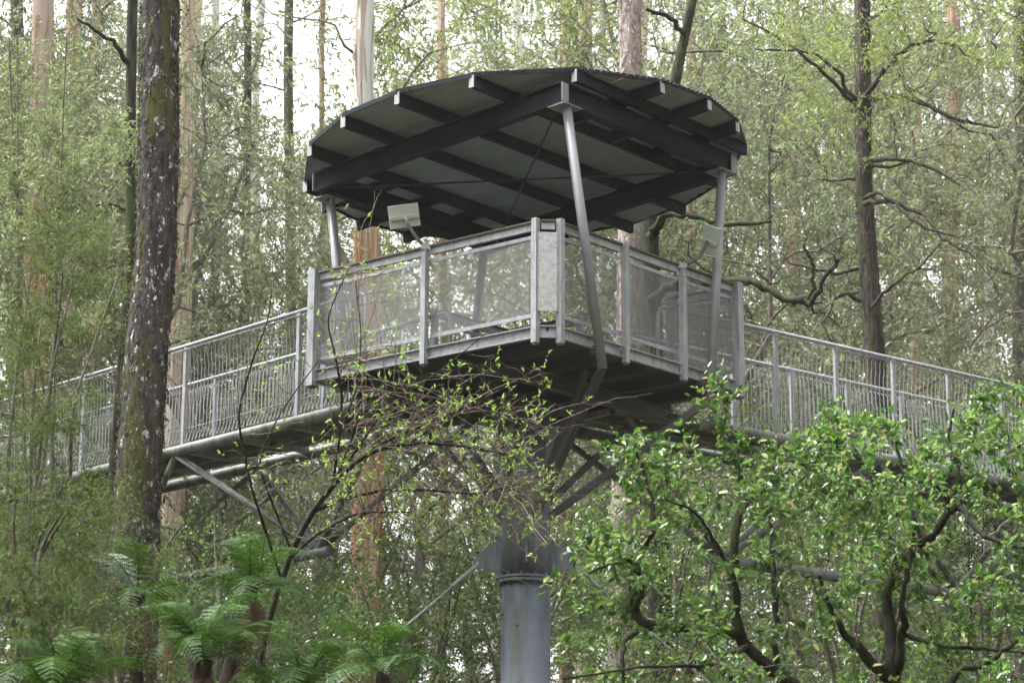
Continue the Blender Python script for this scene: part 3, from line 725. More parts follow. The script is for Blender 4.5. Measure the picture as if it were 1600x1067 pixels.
# ------------------------------------------------------------------ single trees behind and beside the tower
def tree(name, seed, label, pts, wood, sides=18, bump=.05, n=44, limbs=(), leaf=None, ribbons=0, rib_mat="bark_red"):
    pl = Plant(seed); k = px_trunk(pl, pts, n, sides, bump, seed); base = foot_of(k)
    for lp in limbs:
        P, R = px_path(lp); q = resample(np.column_stack([P, R]), max(10, 4 * len(lp)))
        q[1:-1, :3] += pl.rng.normal(size=(len(q) - 2, 3)) * q[1:-1, 3:4] * .5
        pl.limb(q[:, :3], q[:, 3], 8)
    return pl, k, base
def done(pl, k, base, name, label, wood, spec=None, ribbons=0, rib_mat="bark_red", seed=0):
    r = pl.finish(name, base, label, "tree", wood, spec)
    if ribbons: bark_ribbons(r, k, ribbons, rib_mat, seed)
    return r

# big lichen-spotted trunk in front of the left walkway
pl, k, b = tree("t", 21, "", [(252, -160, 24.5, 31), (250, 0, 24.4, 32), (249, 200, 24.3, 32.5), (243, 400, 24.2, 33.5), (228, 560, 24.1, 35.5), (216, 760, 24, 37), (210, 900, 24, 39)], "x", 34, .065, 110)
T = np.array([at(x, y, 24 + .5 * pl.rng.normal()) for x, y in zip(pl.rng.uniform(150, 330, 26), pl.rng.uniform(640, 860, 26))])
big = done(pl, k, b, "forest_tree", "thick dark trunk spotted with white lichen standing in front of the left walkway", "bark_lichen")
def on_bark(k, n, a0, a1, seed, z_lo=None):
    rng = np.random.default_rng(seed); i = rng.integers(0, len(k) - 12, n); t = rng.random(n)[:, None]; c = k[i, :3] * (1 - t) + k[i + 1, :3] * t; r = k[i, 3:4]
    a = rng.uniform(a0, a1, n); d = np.stack([np.cos(a), np.sin(a), np.zeros(n)], 1); return c + d * r * rng.uniform(.97, 1.05, (n, 1)), d, rng
P_, d_, rg = on_bark(k, 5200, math.pi * .95, math.pi * 2.05, 3)
fm = leaf_mesh("bark_flakes", P_, np.array([0, 0, -1.]) + rg.normal(size=P_.shape) * .25 + d_ * .12, d_ + rg.normal(size=P_.shape) * .35, .03 + .05 * rg.random(len(P_)), .016 + .014 * rg.random(len(P_)), M["bark_lichen"], off=np.array(big.location))
tag(link_mesh("bark_flakes", fm, None, big), kind="stuff")
M["moss"] = leaf_mat("cushion_moss", [(0, (.03, .045, .01)), (.5, (.06, .075, .015)), (1, (.10, .09, .02))], .9, .2, .1)
for a0, a1, nn, sd_ in ((math.pi * .9, math.pi * 1.15, 3200, 5), (math.pi * 1.8, math.pi * 2.02, 1500, 6)):
    P_, d_, rg = on_bark(k, nn, a0, a1, sd_); kp = np.sin(P_[:, 2] * 2.1 + sd_) + rg.normal(size=nn) * .6 > -.1; P_, d_ = P_[kp], d_[kp]
    mm = leaf_mesh("moss", P_, d_ + rg.normal(size=P_.shape) * .8, rg.normal(size=P_.shape), .03, .014, M["moss"], off=np.array(big.location)); tag(link_mesh("moss", mm, None, big), kind="stuff")
# slender dark stem just behind it
pl, k, b = tree("t", 22, "", [(210, -120, 30, 8), (206, 60, 30, 9), (203, 240, 30, 9), (205, 430, 30, 10), (190, 600, 30, 11)], "x", 10, .06,
                limbs=[[(205, 100, 30, 5), (170, 60, 29.6, 3.5), (120, 30, 29.4, 2)], [(204, 250, 30, 4), (185, 262, 29.8, 3), (178, 235, 29.6, 1.6)], [(203, 330, 30, 4), (170, 318, 30, 2.2), (150, 322, 30, 1.2)]])
done(pl, k, b, "forest_tree", "slender dark stem close behind the lichen-spotted trunk", "bark_dark")
# orange stringybarks
pl, k, b = tree("t", 23, "", [(70, -100, 41, 17), (62, 300, 41, 20), (55, 560, 41, 22), (52, 760, 41, 23)], "x", 16, .06)
done(pl, k, b, "forest_tree", "red-orange stringy trunk seen through the railing at the far left end", "bark_orange", ribbons=30, seed=1)
pl, k, b = tree("t", 24, "", [(296, -120, 39, 13), (290, 200, 39, 16), (281, 480, 39, 19), (272, 760, 39, 20), (262, 900, 39, 21)], "x", 16, .05)
done(pl, k, b, "forest_tree", "cream and orange streaked trunk just right of the lichen-spotted trunk, behind the railing", "bark_cream", ribbons=24, rib_mat="bark_orange", seed=2)
pl, k, b = tree("t", 25, "", [(572, -150, 37, 13), (571, 0, 37, 14), (568, 160, 37, 16), (572, 380, 37, 21), (577, 600, 37, 21), (575, 740, 37, 22), (570, 900, 37, 24)], "x", 18, .05, 60)
done(pl, k, b, "mountain_ash", "tall trunk behind the deck's left half, orange below and smooth white above the roof", "bark_ash", ribbons=46, rib_mat="bark_orange", seed=3)
# mottled trunk and dark mossy tree behind the right half of the deck
pl, k, b = tree("t", 26, "", [(986, -140, 40, 18), (985, 0, 40, 18.5), (985, 110, 40, 19), (984, 380, 40, 19.5), (980, 600, 40, 20), (976, 800, 40, 22), (972, 1000, 40, 23)], "x", 18, .04, 60)
pk = done(pl, k, b, "forest_tree", "straight pinkish-grey mottled trunk rising behind the roof's right half", "bark_pink"); k_pk = k
pl, k, b = tree("t", 27, "", [(1108, -120, 38.5, 5), (1078, 20, 38.5, 7), (1058, 110, 38.5, 9), (1034, 230, 38.5, 10), (1014, 350, 38.5, 15), (1016, 450, 38.5, 17), (1022, 600, 38.5, 18)], "x", 14, .09, 50,
                limbs=[[(1014, 372, 38.4, 9), (1040, 338, 38, 7), (1062, 330, 37.6, 5), (1090, 342, 37.4, 4.5), (1150, 352, 37.2, 4), (1205, 346, 37, 2.5)],
                       [(1016, 470, 38.4, 8), (1062, 440, 38, 7), (1110, 438, 37.6, 6.5), (1150, 436, 37.2, 6), (1195, 447, 37, 6), (1240, 474, 36.8, 6), (1272, 478, 36.6, 5), (1284, 440, 36.5, 4), (1310, 405, 36.4, 3)],
                       [(1240, 474, 36.8, 5), (1262, 468, 36.8, 5), (1272, 450, 36.7, 4), (1270, 410, 36.6, 3), (1255, 385, 36.5, 2)],
                       [(1070, 60, 38.5, 5), (1050, 30, 38.3, 4), (1010, 15, 38.2, 3)]])
T = np.array([at(x, y, 37 + pl.rng.normal()) for x, y in zip(pl.rng.uniform(1050, 1340, 70), pl.rng.uniform(280, 520, 70))])
pl.branches(T, .003, .02, .22, .05, n=8, maxlen=2.2)
done(pl, k, b, "forest_tree", "dark mossy tree with crooked limbs reaching right over the far walkway", "limb_moss")
k_pink, k_dark = k_pk, k
# dark trunk on the right with drooping bare limbs
lb = [[(1343, 170, 37.8, 5), (1375, 120, 37.4, 4.5), (1410, 75, 37, 3.5), (1470, 60, 36.6, 3), (1530, 95, 36.4, 2)],
      [(1345, 160, 37.8, 4), (1400, 148, 37.4, 4), (1450, 165, 37, 3.5), (1500, 190, 36.8, 3), (1560, 200, 36.6, 1.6)],
      [(1338, 165, 38, 4), (1310, 110, 37.6, 3), (1270, 80, 37.4, 2.4), (1180, 78, 37.2, 1.4)],
      [(1334, 160, 38, 4), (1285, 112, 37.5, 3), (1220, 60, 37.2, 2.4), (1160, 30, 37, 1.4)],
      [(1350, 320, 37.6, 5), (1390, 312, 37.2, 4), (1440, 330, 37, 4), (1470, 372, 36.8, 3), (1520, 400, 36.5, 1.6)],
      [(1350, 250, 37.6, 4), (1410, 248, 37.2, 3.4), (1460, 262, 37, 2.8), (1500, 290, 36.9, 1.4)],
      [(1352, 260, 37.6, 3), (1395, 262, 37.4, 2.4), (1440, 246, 37.2, 1.2)],
      [(1348, 150, 37.8, 4), (1392, 146, 37.5, 3), (1440, 160, 37.2, 2.4), (1500, 188, 37, 1.2)],
      [(1352, 310, 37.6, 4), (1372, 300, 37.3, 3), (1400, 316, 37, 2.6), (1428, 350, 36.8, 2.6), (1500, 372, 36.6, 1.3)],
      [(1336, 280, 38, 3), (1310, 282, 38, 2), (1278, 280, 38, 1.1)], [(1335, 60, 38, 4), (1360, 30, 37.8, 3), (1400, 5, 37.6, 2)],
      [(1340, 420, 38, 4), (1310, 428, 37.7, 3), (1270, 420, 37.5, 2.2), (1230, 410, 37.3, 1.3)],
      [(1362, 480, 37.6, 3.5), (1400, 440, 37.2, 3), (1440, 415, 37, 2), (1470, 380, 36.8, 1.2)],
      [(1345, 470, 37.8, 4), (1318, 455, 37.6, 3.6), (1300, 470, 37.3, 3), (1285, 510, 37, 2.2), (1300, 535, 37, 1.6)]]
pl, k, b = tree("t", 28, "", [(1346, -120, 38, 12), (1347, 0, 38, 12.5), (1348, 150, 38, 13), (1349, 280, 38, 14), (1356, 400, 38, 15), (1366, 550, 38, 17), (1372, 700, 38, 18)], "x", 14, .07, 60, limbs=lb)
rr = pl.rng
T = np.array([at(x, y, 37 + 1.4 * rr.normal()) for x, y in zip(rr.uniform(1150, 1600, 170), rr.uniform(-60, 460, 170))])
br = pl.branches(T, .0025, .014, .2, -.06, n=8, maxlen=2.0)
T2 = np.array([at(x, y, 36.6 + 1.2 * rr.normal()) for x, y in zip(np.r_[rr.uniform(1180, 1620, 120), rr.uniform(1200, 1420, 20)], np.r_[rr.uniform(-110, 110, 120), rr.uniform(110, 260, 20)])])
br2 = pl.branches(T2, .0025, .012, .2, -.04, n=6, maxlen=2.2); pl.sprays(br2, 9, .3, 11, .7, .0016, 3, .0, jitter=.02, tubes=False)
drk = done(pl, k, b, "forest_tree", "upright dark brown trunk with many drooping side limbs, right of the tower", "bark_brown", dict(L=.085, Wd=.024, mat=M["leaf_lime"], droop=.1, spread=.6, flat=1.3))
def flakes(root, k, mat, n, ln, seed):
    P_, d_, rg = on_bark(k, n, math.pi * .95, math.pi * 2.05, seed)
    fm = leaf_mesh("bark_flakes", P_, np.array([0, 0, -1.]) + rg.normal(size=P_.shape) * .2 + d_ * .12, d_ + rg.normal(size=P_.shape) * .35, ln * (.6 + rg.random(n)), ln * .35, M[mat], off=np.array(root.location))
    tag(link_mesh("bark_flakes", fm, None, root), kind="stuff")
flakes(drk, k, "bark_brown", 2600, .07, 8); flakes(pk, k_pink, "bark_pink", 2600, .09, 9)
# paler trunks farther off
far = [(505, 62, 5.5, "bark_red", "narrow pinkish trunk standing alone in the bright gap of sky"), (118, 54, 15, "bark_red", "peeling reddish-grey trunk high on the left behind the leaves"), (152, 56, 8, "bark_red", "thin reddish trunk beside the peeling one at upper left"),
       (338, 60, 8, "bark_pale", "pale smooth trunk half hidden by leaves left of the sky gap"), (886, 58, 9, "bark_red", "leftmost of three streaked trunks above the roof's highest edge"), (915, 60, 13, "bark_cream", "broad cream streaked trunk above the roof's highest edge"),
       (942, 63, 8, "bark_pale", "pale trunk beside the mottled trunk above the roof"), (1078, 60, 9, "bark_red", "reddish trunk behind the leaning dark stem, right of the roof"), (1432, 58, 9, "bark_cream", "cream trunk first to the right of the dark drooping-limbed trunk"),
       (1488, 60, 14, "bark_red", "broad pinkish streaked trunk at the far right above the walkway"), (1545, 62, 9, "bark_pale", "pale trunk second from the picture's right edge above the railing"), (1592, 56, 12, "bark_brown", "brown trunk at the picture's right edge behind the railing"),
       (452, 52, 9, "bark_brown", "brown trunk behind the left railing where it meets the deck"), (384, 55, 7, "bark_dark", "thin dark trunk behind the middle of the left railing"), (692, 58, 6, "bark_red", "thin reddish trunk seen through the left mesh screen"),
       (1240, 60, 10, "bark_cream", "cream trunk behind the right railing near the mossy limbs"), (28, 50, 12, "bark_brown", "brown trunk near the picture's left edge")]
for i, (px, D, r, wd, lab) in enumerate(far):
    rr = np.random.default_rng(300 + i); j = rr.normal(size=6) * 3
    pl, k, b = tree("t", 300 + i, "", [(px + j[0], -150, D, r * .86), (px + j[1], 120, D, r * .9), (px + j[2], 400, D, r), (px + j[3], 700, D, r * 1.08), (px + j[4], 900, D, r * 1.15)], "x", 12, .05, 40)
    for q in range(5):
        s = rr.choice([-1, 1]); y = rr.uniform(-50, 550); l = rr.uniform(30, 90)
        P, R = px_path([(px, y, D, r * .25), (px + s * l * .5, y - rr.uniform(0, 40), D - rr.uniform(-1, 1), r * .16), (px + s * l, y - rr.uniform(-20, 60), D - rr.uniform(-2, 2), 1)])
        w_ = resample(np.column_stack([P, R]), 8); pl.limb(w_[:, :3], w_[:, 3], 5)
    done(pl, k, b, "forest_tree", lab, wd, ribbons=26 if wd in ("bark_red", "bark_cream") else 0, seed=i)

# understorey trees that stand out of the mass: (kind, px, D, scale, label)
und = [(0, -60, 44, 1.30, "grey-green leafy tree at the picture's left edge, upper half"), (2, 130, 42, 1.15, "mid-green leafy tree between the left edge and the lichen-spotted trunk"), (1, 335, 46, .98, "dense grey-green tree just right of the lichen-spotted trunk"),
       (2, 352, 45, 1.06, "mid-green tree left of the bright sky gap"), (0, 528, 53, 1.0, "grey-green tree behind the left roof post"), (0, 470, 50, 1.0, "grey-green tree against the roof's left shoulder"), (1, 402, 49, 1.08, "dense tree filling the space over the middle of the left railing"), (0, 300, 36, 1.02, "grey-green tree veiling the upper part of the cream and orange trunk"), (2, 215, 40, 1.1, "mid-green tree close behind the lichen-spotted trunk"), (0, 60, 46, 1.2, "grey-green tree behind the far left red-orange trunk"), (3, 700, 48, 1.42, "yellow-green tree whose top shows above the roof's left half"), (2, 812, 52, 1.45, "mid-green tree above the middle of the roof"),
       (0, 1120, 50, 1.38, "grey-green tree above the roof's right shoulder"), (1, 1215, 45, 1.15, "dense tree behind the right roof post and mossy limbs"), (0, 1420, 47, 1.25, "grey-green tree behind the drooping bare limbs"),
       (1, 1570, 43, 1.25, "dense dark green tree at the picture's right edge"), (3, 1330, 52, 1.45, "yellow-green tree topping the dark drooping-limbed trunk"), (2, 1010, 54, 1.3, "mid-green tree between the mottled trunk and the right roof post"), (0, 620, 54, 1.0, "grey-green tree seen through the left mesh screen")]
for i, (kd, px, D, sc, lab) in enumerate(und):
    x = (px - 800) / FPX * D / CP; proto_at(kd, x, D, sc * 1.0, i * 1.7, lab, "understorey trees behind the tower")

# ------------------------------------------------------------------ haze in the forest air
hz = MB().box(-260, 260, -40, 330, -3, 75)
haze = hz.build("haze", bpy.data.materials.new("forest_haze")); hm = haze.data.materials[0]; hm.use_nodes = True; ht = hm.node_tree; ht.nodes.clear()
ho = ht.nodes.new("ShaderNodeOutputMaterial"); pv = ht.nodes.new("ShaderNodeVolumePrincipled"); pv.inputs["Color"].default_value = (.95, .97, 1, 1); pv.inputs["Density"].default_value = .00022; pv.inputs["Anisotropy"].default_value = .2
ht.links.new(pv.outputs[0], ho.inputs["Volume"]); tag(haze, "thin pale haze hanging in the forest air", "haze", kind="stuff")

# ------------------------------------------------------------------ foreground: ferns
def frond_mesh(name, L, arch, droop, mat, npin=23, pl_max=.25, seed=0, curl=0.0):
    """one bipinnate frond along +x, arching up then down"""
    rng = np.random.default_rng(seed); t = np.linspace(0, 1, 24)
    x = L * (t - .12 * t * t); z = arch * np.sin(t * math.pi * .8) - droop * t ** 2.2; y = curl * t * t
    ra = np.stack([x, y, z], 1); tv, tf = tube_np(ra, np.linspace(.008, .0015, 24), 4)
    LP, LD, LN, LL, LW = [], [], [], [], []
    for i in range(npin):
        u = .12 + .87 * i / (npin - 1); k = u * 23; j = min(int(k), 22); p = ra[j] + (ra[j + 1] - ra[j]) * (k - j); d = unit(ra[j + 1] - ra[j])
        pl = pl_max * math.sin(min(1, (u * .92 + .12)) * math.pi) ** .75 * (1.05 - .3 * u)
        for s in (-1, 1):
            side = unit(np.cross(d, np.array([0, 0, 1.]))) * s; pd = unit(side + d * .42 + np.array([0, 0, -.12 - .22 * rng.random()])); up = unit(np.cross(pd, d) * s) ; up = up if up[2] > 0 else -up
            m = max(5, int(pl / .018))
            for q in range(m):
                w = (q + .5) / m; pos = p + pd * pl * w + np.array([0, 0, -.05 * pl * w * w * 4 * .3]); ln = .024 * (1 - .85 * w) + .003
                for e in (-1, 1):
                    LP.append(pos); LD.append(unit(np.cross(up, pd) * e + pd * .5)); LN.append(up + rng.normal(size=3) * .15); LL.append(ln * pl / pl_max + .006); LW.append(.020)
    P, D, N = map(np.array, (LP, LD, LN)); D = unit(D); S = unit(np.cross(D, N)); LL = np.array(LL)[:, None]; LW = np.array(LW)[:, None]
    Vv = np.stack([P - S * LW * .4, P + S * LW * .4, P + D * LL + S * LW * .15, P + D * LL - S * LW * .15], 1).reshape(-1, 3); Ff = np.arange(len(Vv)).reshape(-1, 4) + len(tv)
    return mesh_np(name, np.concatenate([tv, Vv]), np.concatenate([tf, Ff]), 4, mat)
FR = [frond_mesh("frond", 1.25, .34, .50, M["fern"], seed=1), frond_mesh("frond", 1.1, .42, .35, M["fern"], seed=2, curl=.1), frond_mesh("frond", 1.35, .26, .62, M["fern"], seed=3, curl=-.12)]
FS = frond_mesh("frond", 1.15, .30, .30, M["fern_silver"], seed=4); FD = frond_mesh("dead_frond", .95, .05, .75, M["fern_dead"], 18, .085, 5)
def tree_fern(px, py, D, sc, label, n=15, dead=10, silver=0, seed=0, tilt=.15):
    rng = np.random.default_rng(seed); c = at(px, py, D); gz_ = float(ground_z(c[0], c[1])); h = c[2] - gz_
    root = empty("tree_fern", (c[0], c[1], gz_)); tag(root, label, "tree fern", "tree ferns below the walkway")
    p = wobble((0, 0, -.1), (0, 0, h), 12, .03, rng); v, f = rough_stem(p, np.linspace(.12, .085, 12) * sc, 12, .16, seed); link_mesh("trunk", mesh_np("trunk", v, f, 4, M["fern_trunk"], True), None, root)
    for i in range(n + dead + silver):
        isd = i >= n + silver; me = FD if isd else (FS if i < silver else FR[int(rng.integers(3))])
        o = link_mesh("dead_frond" if isd else "frond", me, None, root, (0, 0, h - (.06 if isd else 0)))
        az = (i * 2.399 if i >= silver else math.radians(165 + 25 * i)) + rng.normal() * .15; el = rng.uniform(-1.25, -.6) if isd else rng.uniform(-.25, .85)
        o.rotation_euler = (rng.normal() * .25, -el, az); k = sc * rng.uniform(.6, 1.15); o.scale = (k, k, k)
    return root
tree_fern(392, 920, 17.5, .60, "tree fern with a brown skirt of dead fronds under the left truss", 15, 18, 0, 1)
tree_fern(320, 1030, 14.5, .58, "large bright green tree fern lowest on the left, before the brown-skirted fern", 18, 9, 0, 2)
tree_fern(215, 930, 18.5, .66, "tree fern with silvery pale fronds and a brown dead frond beside the lichen-spotted trunk's foot", 8, 9, 2, 3)
tree_fern(600, 1050, 16.0, .58, "tree fern spreading left of the mast foot", 14, 3, 0, 4)
tree_fern(80, 1095, 14.0, .6, "tree fern in the bottom left corner of the picture", 13, 6, 0, 5)
tree_fern(470, 1090, 15.0, .62, "low tree fern between the bright fern and the one left of the mast", 13, 3, 0, 6)

# ------------------------------------------------------------------ foreground: shrubs with limbs where the photograph shows them
def shrub(name, seed, label, limbs, regions, wood, spec, per, slen, nl, cat="shrub", maxlen=2.2, r_max=.012, amp=.18, sag=.02, spread=.8, jitter=.0, r_tw=.0018, group=None, sides=8, up=.15, tubes=True, sub=None, twig_start=.35, knob=.35, chain=True, r_tip=.0022, twig_mat=None, tuft=False, whips=0):
    """limbs: pixel paths; regions: (n, [x0, x1], [y0, y1], D, spread of D) where branch tips are seen"""
    pl = Plant(seed); rng = pl.rng; base = None
    if twig_mat: pl.tw = Tubes(); pl.tw_mat = twig_mat
    for i, lp in enumerate(limbs):
        P, R = px_path(lp)
        if i == 0:
            lo = P[0].copy(); lo[2] = float(ground_z(lo[0], lo[1])) - .1; base = lo + np.array([0, 0, .1]); P = np.vstack([lo, P]); R = np.r_[R[0] * 1.15, R]
        q = resample(np.column_stack([P, R]), max(10, 5 * len(lp))); q[1:-1, :3] += rng.normal(size=(len(q) - 2, 3)) * q[1:-1, 3:4] * knob
        v, f = rough_stem(q[:, :3], q[:, 3], sides, .10, seed + i); pl.tb.addm(v, f); pl.nodes.append(q[:, :3]); pl.rad.append(q[:, 3])
    T = []
    for (n, xr, yr, D, sd) in regions:
        for _ in range(n): T.append(at(rng.uniform(*xr), rng.uniform(*yr), D + sd * rng.normal()))
    T = np.array(T); d0 = np.min(np.linalg.norm(T[:, None] - np.concatenate(pl.nodes)[None], axis=2), axis=1); T = T[np.argsort(d0)]
    br = pl.branches(T, r_tip, r_max, amp, sag, n=7, maxlen=maxlen, chain=chain)
    if whips:                                              # long thin shoots sweeping up and to the right
        N_ = np.concatenate(pl.nodes); R_ = np.concatenate(pl.rad); ok = np.where((R_ < .022) & (N_[:, 0] > at(475, 700, 18.6)[0]))[0]; lim = at(600, 572, 18.6)
        for _ in range(whips):
            b_ = N_[ok[int(rng.integers(len(ok)))]]; a_ = rng.normal(.85, .6); L_ = rng.uniform(.4, 1.15); d_ = np.array([math.cos(a_), rng.normal() * .25, math.sin(a_)])
            bend = np.array([.5, 0, -.45]) * rng.uniform(-.5, .7); t_ = np.linspace(0, 1, 10)[:, None]
            p_ = b_ + d_ * L_ * t_ + bend * L_ * t_ ** 2 + np.cumsum(rng.normal(size=(10, 3)), 0) * .014
            if p_[-1][0] > lim[0] and p_[:, 2].max() > lim[2]: continue
            (pl.tw or pl.tb).add(p_, np.linspace(.0042, .0015, 10), 4)
            if rng.random() < .55: br.append(p_)
    pl.sprays(br, per, slen, nl, spread, r_tw, 3, up, twig_start, jitter, tubes, tuft)
    return pl.finish(name, base, label, cat, wood, spec, group)

BROAD = dict(L=.053, Wd=.027, mat=M["leaf_broad"], kind="broad", droop=.12, spread=.75, flat=1.0)
shrub("broadleaf_tree", 41, "broad-leaved tree with a low mossy limb bending left, in front of the mast's right side",
      [[(1275, 1110, 15, 12.0), (1230, 1062, 15, 11.0), (1190, 1025, 15, 10.5), (1150, 992, 15, 10.0), (1146, 930, 15, 8.5), (1144, 880, 15, 8.0), (1156, 820, 15, 6.5), (1166, 765, 15.1, 5.0), (1150, 725, 15.2, 4.0), (1140, 690, 15.3, 2.5)],
       [(1150, 992, 15, 9.0), (1110, 978, 14.9, 8.0), (1060, 980, 14.8, 8.0), (1012, 984, 14.8, 8.0), (990, 955, 14.8, 7.0), (985, 905, 14.8, 6.0), (1000, 865, 14.8, 5.5), (1020, 825, 14.8, 5.0), (1018, 775, 14.9, 3.0), (1003, 725, 15, 2.4), (985, 690, 15, 2.0)],
       [(990, 950, 14.8, 6.0), (1004, 930, 14.7, 5.0), (1000, 890, 14.6, 4.0), (975, 870, 14.5, 2.5), (920, 895, 14.4, 1.8)], [(995, 985, 14.8, 5.0), (974, 1000, 14.7, 4.0), (972, 1040, 14.6, 3.0), (975, 1090, 14.6, 2.6)],
       [(1212, 1050, 15, 5.0), (1213, 960, 15, 4.6), (1206, 870, 15.1, 4.0), (1204, 800, 15.2, 3.0), (1215, 740, 15.4, 2.0)], [(1146, 900, 15, 4.0), (1120, 850, 14.8, 3.0), (1090, 800, 14.6, 2.2), (1040, 780, 14.5, 1.5)],
       [(1160, 800, 15, 3.5), (1195, 740, 15.2, 2.6), (1250, 700, 15.5, 1.8)], [(1170, 1010, 15, 5.0), (1100, 1040, 14.3, 3.5), (1010, 1040, 14, 2.5), (880, 1060, 13.8, 1.8)]],
      [(38, (890, 1250), (860, 1080), 14.8, .7), (44, (960, 1260), (690, 900), 15.2, .6), (7, (1095, 1145), (610, 700), 15.2, .3), (16, (860, 1000), (820, 960), 15, .5), (9, (950, 1010), (690, 800), 15, .3), (22, (1180, 1330), (680, 800), 15.6, .5)],
      "limb_moss", BROAD, 6, .15, 7, "tree", 2.0, .010, .16, .03, .75, .0, .0022, "broad-leaved trees at lower right", twig_mat="twig_grey")
shrub("broadleaf_tree", 42, "broad-leaved tree with a forked black trunk at lower right, reaching the railing",
      [[(1402, 1110, 15.8, 15.0), (1394, 1050, 15.8, 13.0), (1390, 980, 15.8, 10.0), (1384, 910, 15.8, 9.0), (1402, 872, 15.8, 8.0), (1440, 852, 15.8, 7.0), (1474, 822, 15.8, 6.5), (1490, 792, 15.8, 5.5), (1482, 764, 15.8, 4.5), (1442, 746, 15.8, 3.0), (1420, 735, 15.8, 2.0)],
       [(1392, 1060, 15.8, 10.0), (1350, 1025, 15.7, 8.0), (1325, 995, 15.6, 6.0), (1300, 960, 15.5, 4.0), (1280, 900, 15.4, 2.5)], [(1398, 1070, 15.8, 9.0), (1412, 1000, 15.7, 7.0), (1408, 940, 15.6, 5.0), (1420, 880, 15.6, 4.0), (1430, 820, 15.6, 2.5)],
       [(1486, 800, 15.8, 5.0), (1502, 790, 15.7, 4.5), (1512, 815, 15.6, 4.0), (1545, 842, 15.4, 3.6), (1600, 856, 15.2, 3.0), (1650, 860, 15, 2.5)], [(1485, 790, 15.8, 4.0), (1500, 740, 15.9, 3.4), (1480, 690, 16, 2.6), (1490, 640, 16, 2.0)],
       [(1480, 1080, 15, 6.0), (1500, 1045, 15, 5.0), (1540, 1040, 15, 4.0), (1590, 1000, 15, 3.0)], [(1410, 990, 15.7, 4.0), (1470, 1010, 15.4, 3.4), (1560, 1015, 15.2, 3.0), (1620, 1020, 15, 2.0)],
       [(1400, 880, 15.8, 4.0), (1380, 800, 15.9, 3.0), (1350, 720, 16, 2.4), (1310, 670, 16.2, 1.6)], [(1440, 850, 15.8, 3.5), (1420, 780, 15.9, 2.6), (1400, 690, 16, 1.8)]],
      [(60, (1260, 1620), (665, 800), 16.0, .6), (46, (1260, 1620), (780, 940), 15.7, .7), (36, (1270, 1620), (920, 1085), 15.6, .7), (14, (1490, 1620), (600, 680), 16.2, .4), (9, (1290, 1420), (640, 700), 16.2, .4)],
      "limb_moss", BROAD, 6, .15, 7, "tree", 2.2, .010, .16, .03, .75, .0, .0022, "broad-leaved trees at lower right", twig_mat="twig_grey")
# budding shrub in front of the truss: long thin bare shoots with a few fresh leaves
BUD = dict(L=.042, Wd=.012, mat=M["leaf_bud"], droop=-.15, spread=.75, flat=.5)
shrub("budding_shrub", 43, "thin reddish shrub with long bare shoots and tiny fresh leaves before the left truss",
      [[(410, 1000, 19, 5.25), (440, 905, 19, 4.88), (458, 855, 19, 4.88), (485, 800, 19, 4.88), (515, 765, 18.9, 4.5), (545, 730, 18.8, 4.12), (580, 700, 18.7, 3.75), (640, 692, 18.6, 3.0), (720, 695, 18.5, 2.25), (800, 712, 18.4, 1.5)], [(487, 800, 19, 3.1), (540, 778, 18.9, 2.79), (600, 765, 18.8, 2.48), (660, 765, 18.6, 1.98), (740, 772, 18.5, 1.36), (800, 760, 18.4, 0.87)], [(455, 870, 19, 2.48), (500, 830, 18.8, 2.11), (560, 800, 18.6, 1.61), (640, 800, 18.5, 0.99)], [(520, 760, 19, 2.48), (545, 700, 18.9, 2.23), (560, 650, 18.8, 1.86), (600, 620, 18.7, 1.24), (660, 590, 18.6, 0.74)], [(440, 905, 19, 2.17), (392, 760, 18.4, 2.11), (370, 650, 18.2, 1.86), (395, 560, 18.1, 1.49), (420, 500, 18, 1.12), (425, 450, 18, 0.74)], [(520, 755, 19, 2.48), (530, 690, 18.6, 2.17), (535, 620, 18.4, 1.86), (525, 560, 18.2, 1.61), (510, 500, 18.1, 1.24), (530, 450, 18, 0.87), (545, 420, 18, 0.62)], [(530, 680, 18.6, 1.86), (560, 600, 18.5, 1.49), (565, 520, 18.4, 1.12), (555, 440, 18.3, 0.74)], [(545, 720, 18.9, 1.86), (600, 640, 18.8, 1.49), (700, 570, 18.6, 0.99), (760, 520, 18.5, 0.62)], [(580, 700, 18.8, 1.86), (680, 655, 18.6, 1.49), (760, 640, 18.4, 1.12), (830, 660, 18.3, 0.74)], [(640, 692, 18.6, 1.61), (720, 640, 18.4, 1.24), (800, 600, 18.3, 0.87), (850, 570, 18.3, 0.56)], [(455, 860, 19, 1.86), (400, 720, 18.8, 1.61), (440, 640, 18.7, 1.24), (500, 560, 18.6, 0.74)]],
      [(95, (520, 880), (575, 720), 18.5, .35), (240, (500, 880), (680, 870), 18.6, .4), (36, (490, 640), (400, 600), 18.2, .25), (18, (360, 520), (520, 760), 18.4, .3), (18, (640, 880), (590, 700), 18.3, .3)],
      "limb_moss", BUD, 2, .09, 4, "shrub", 1.5, .0042, .10, .05, .6, .004, .0014, sides=6, up=.35, knob=.12, chain=False, r_tip=.0026, twig_mat="twig", tuft=True, whips=200)
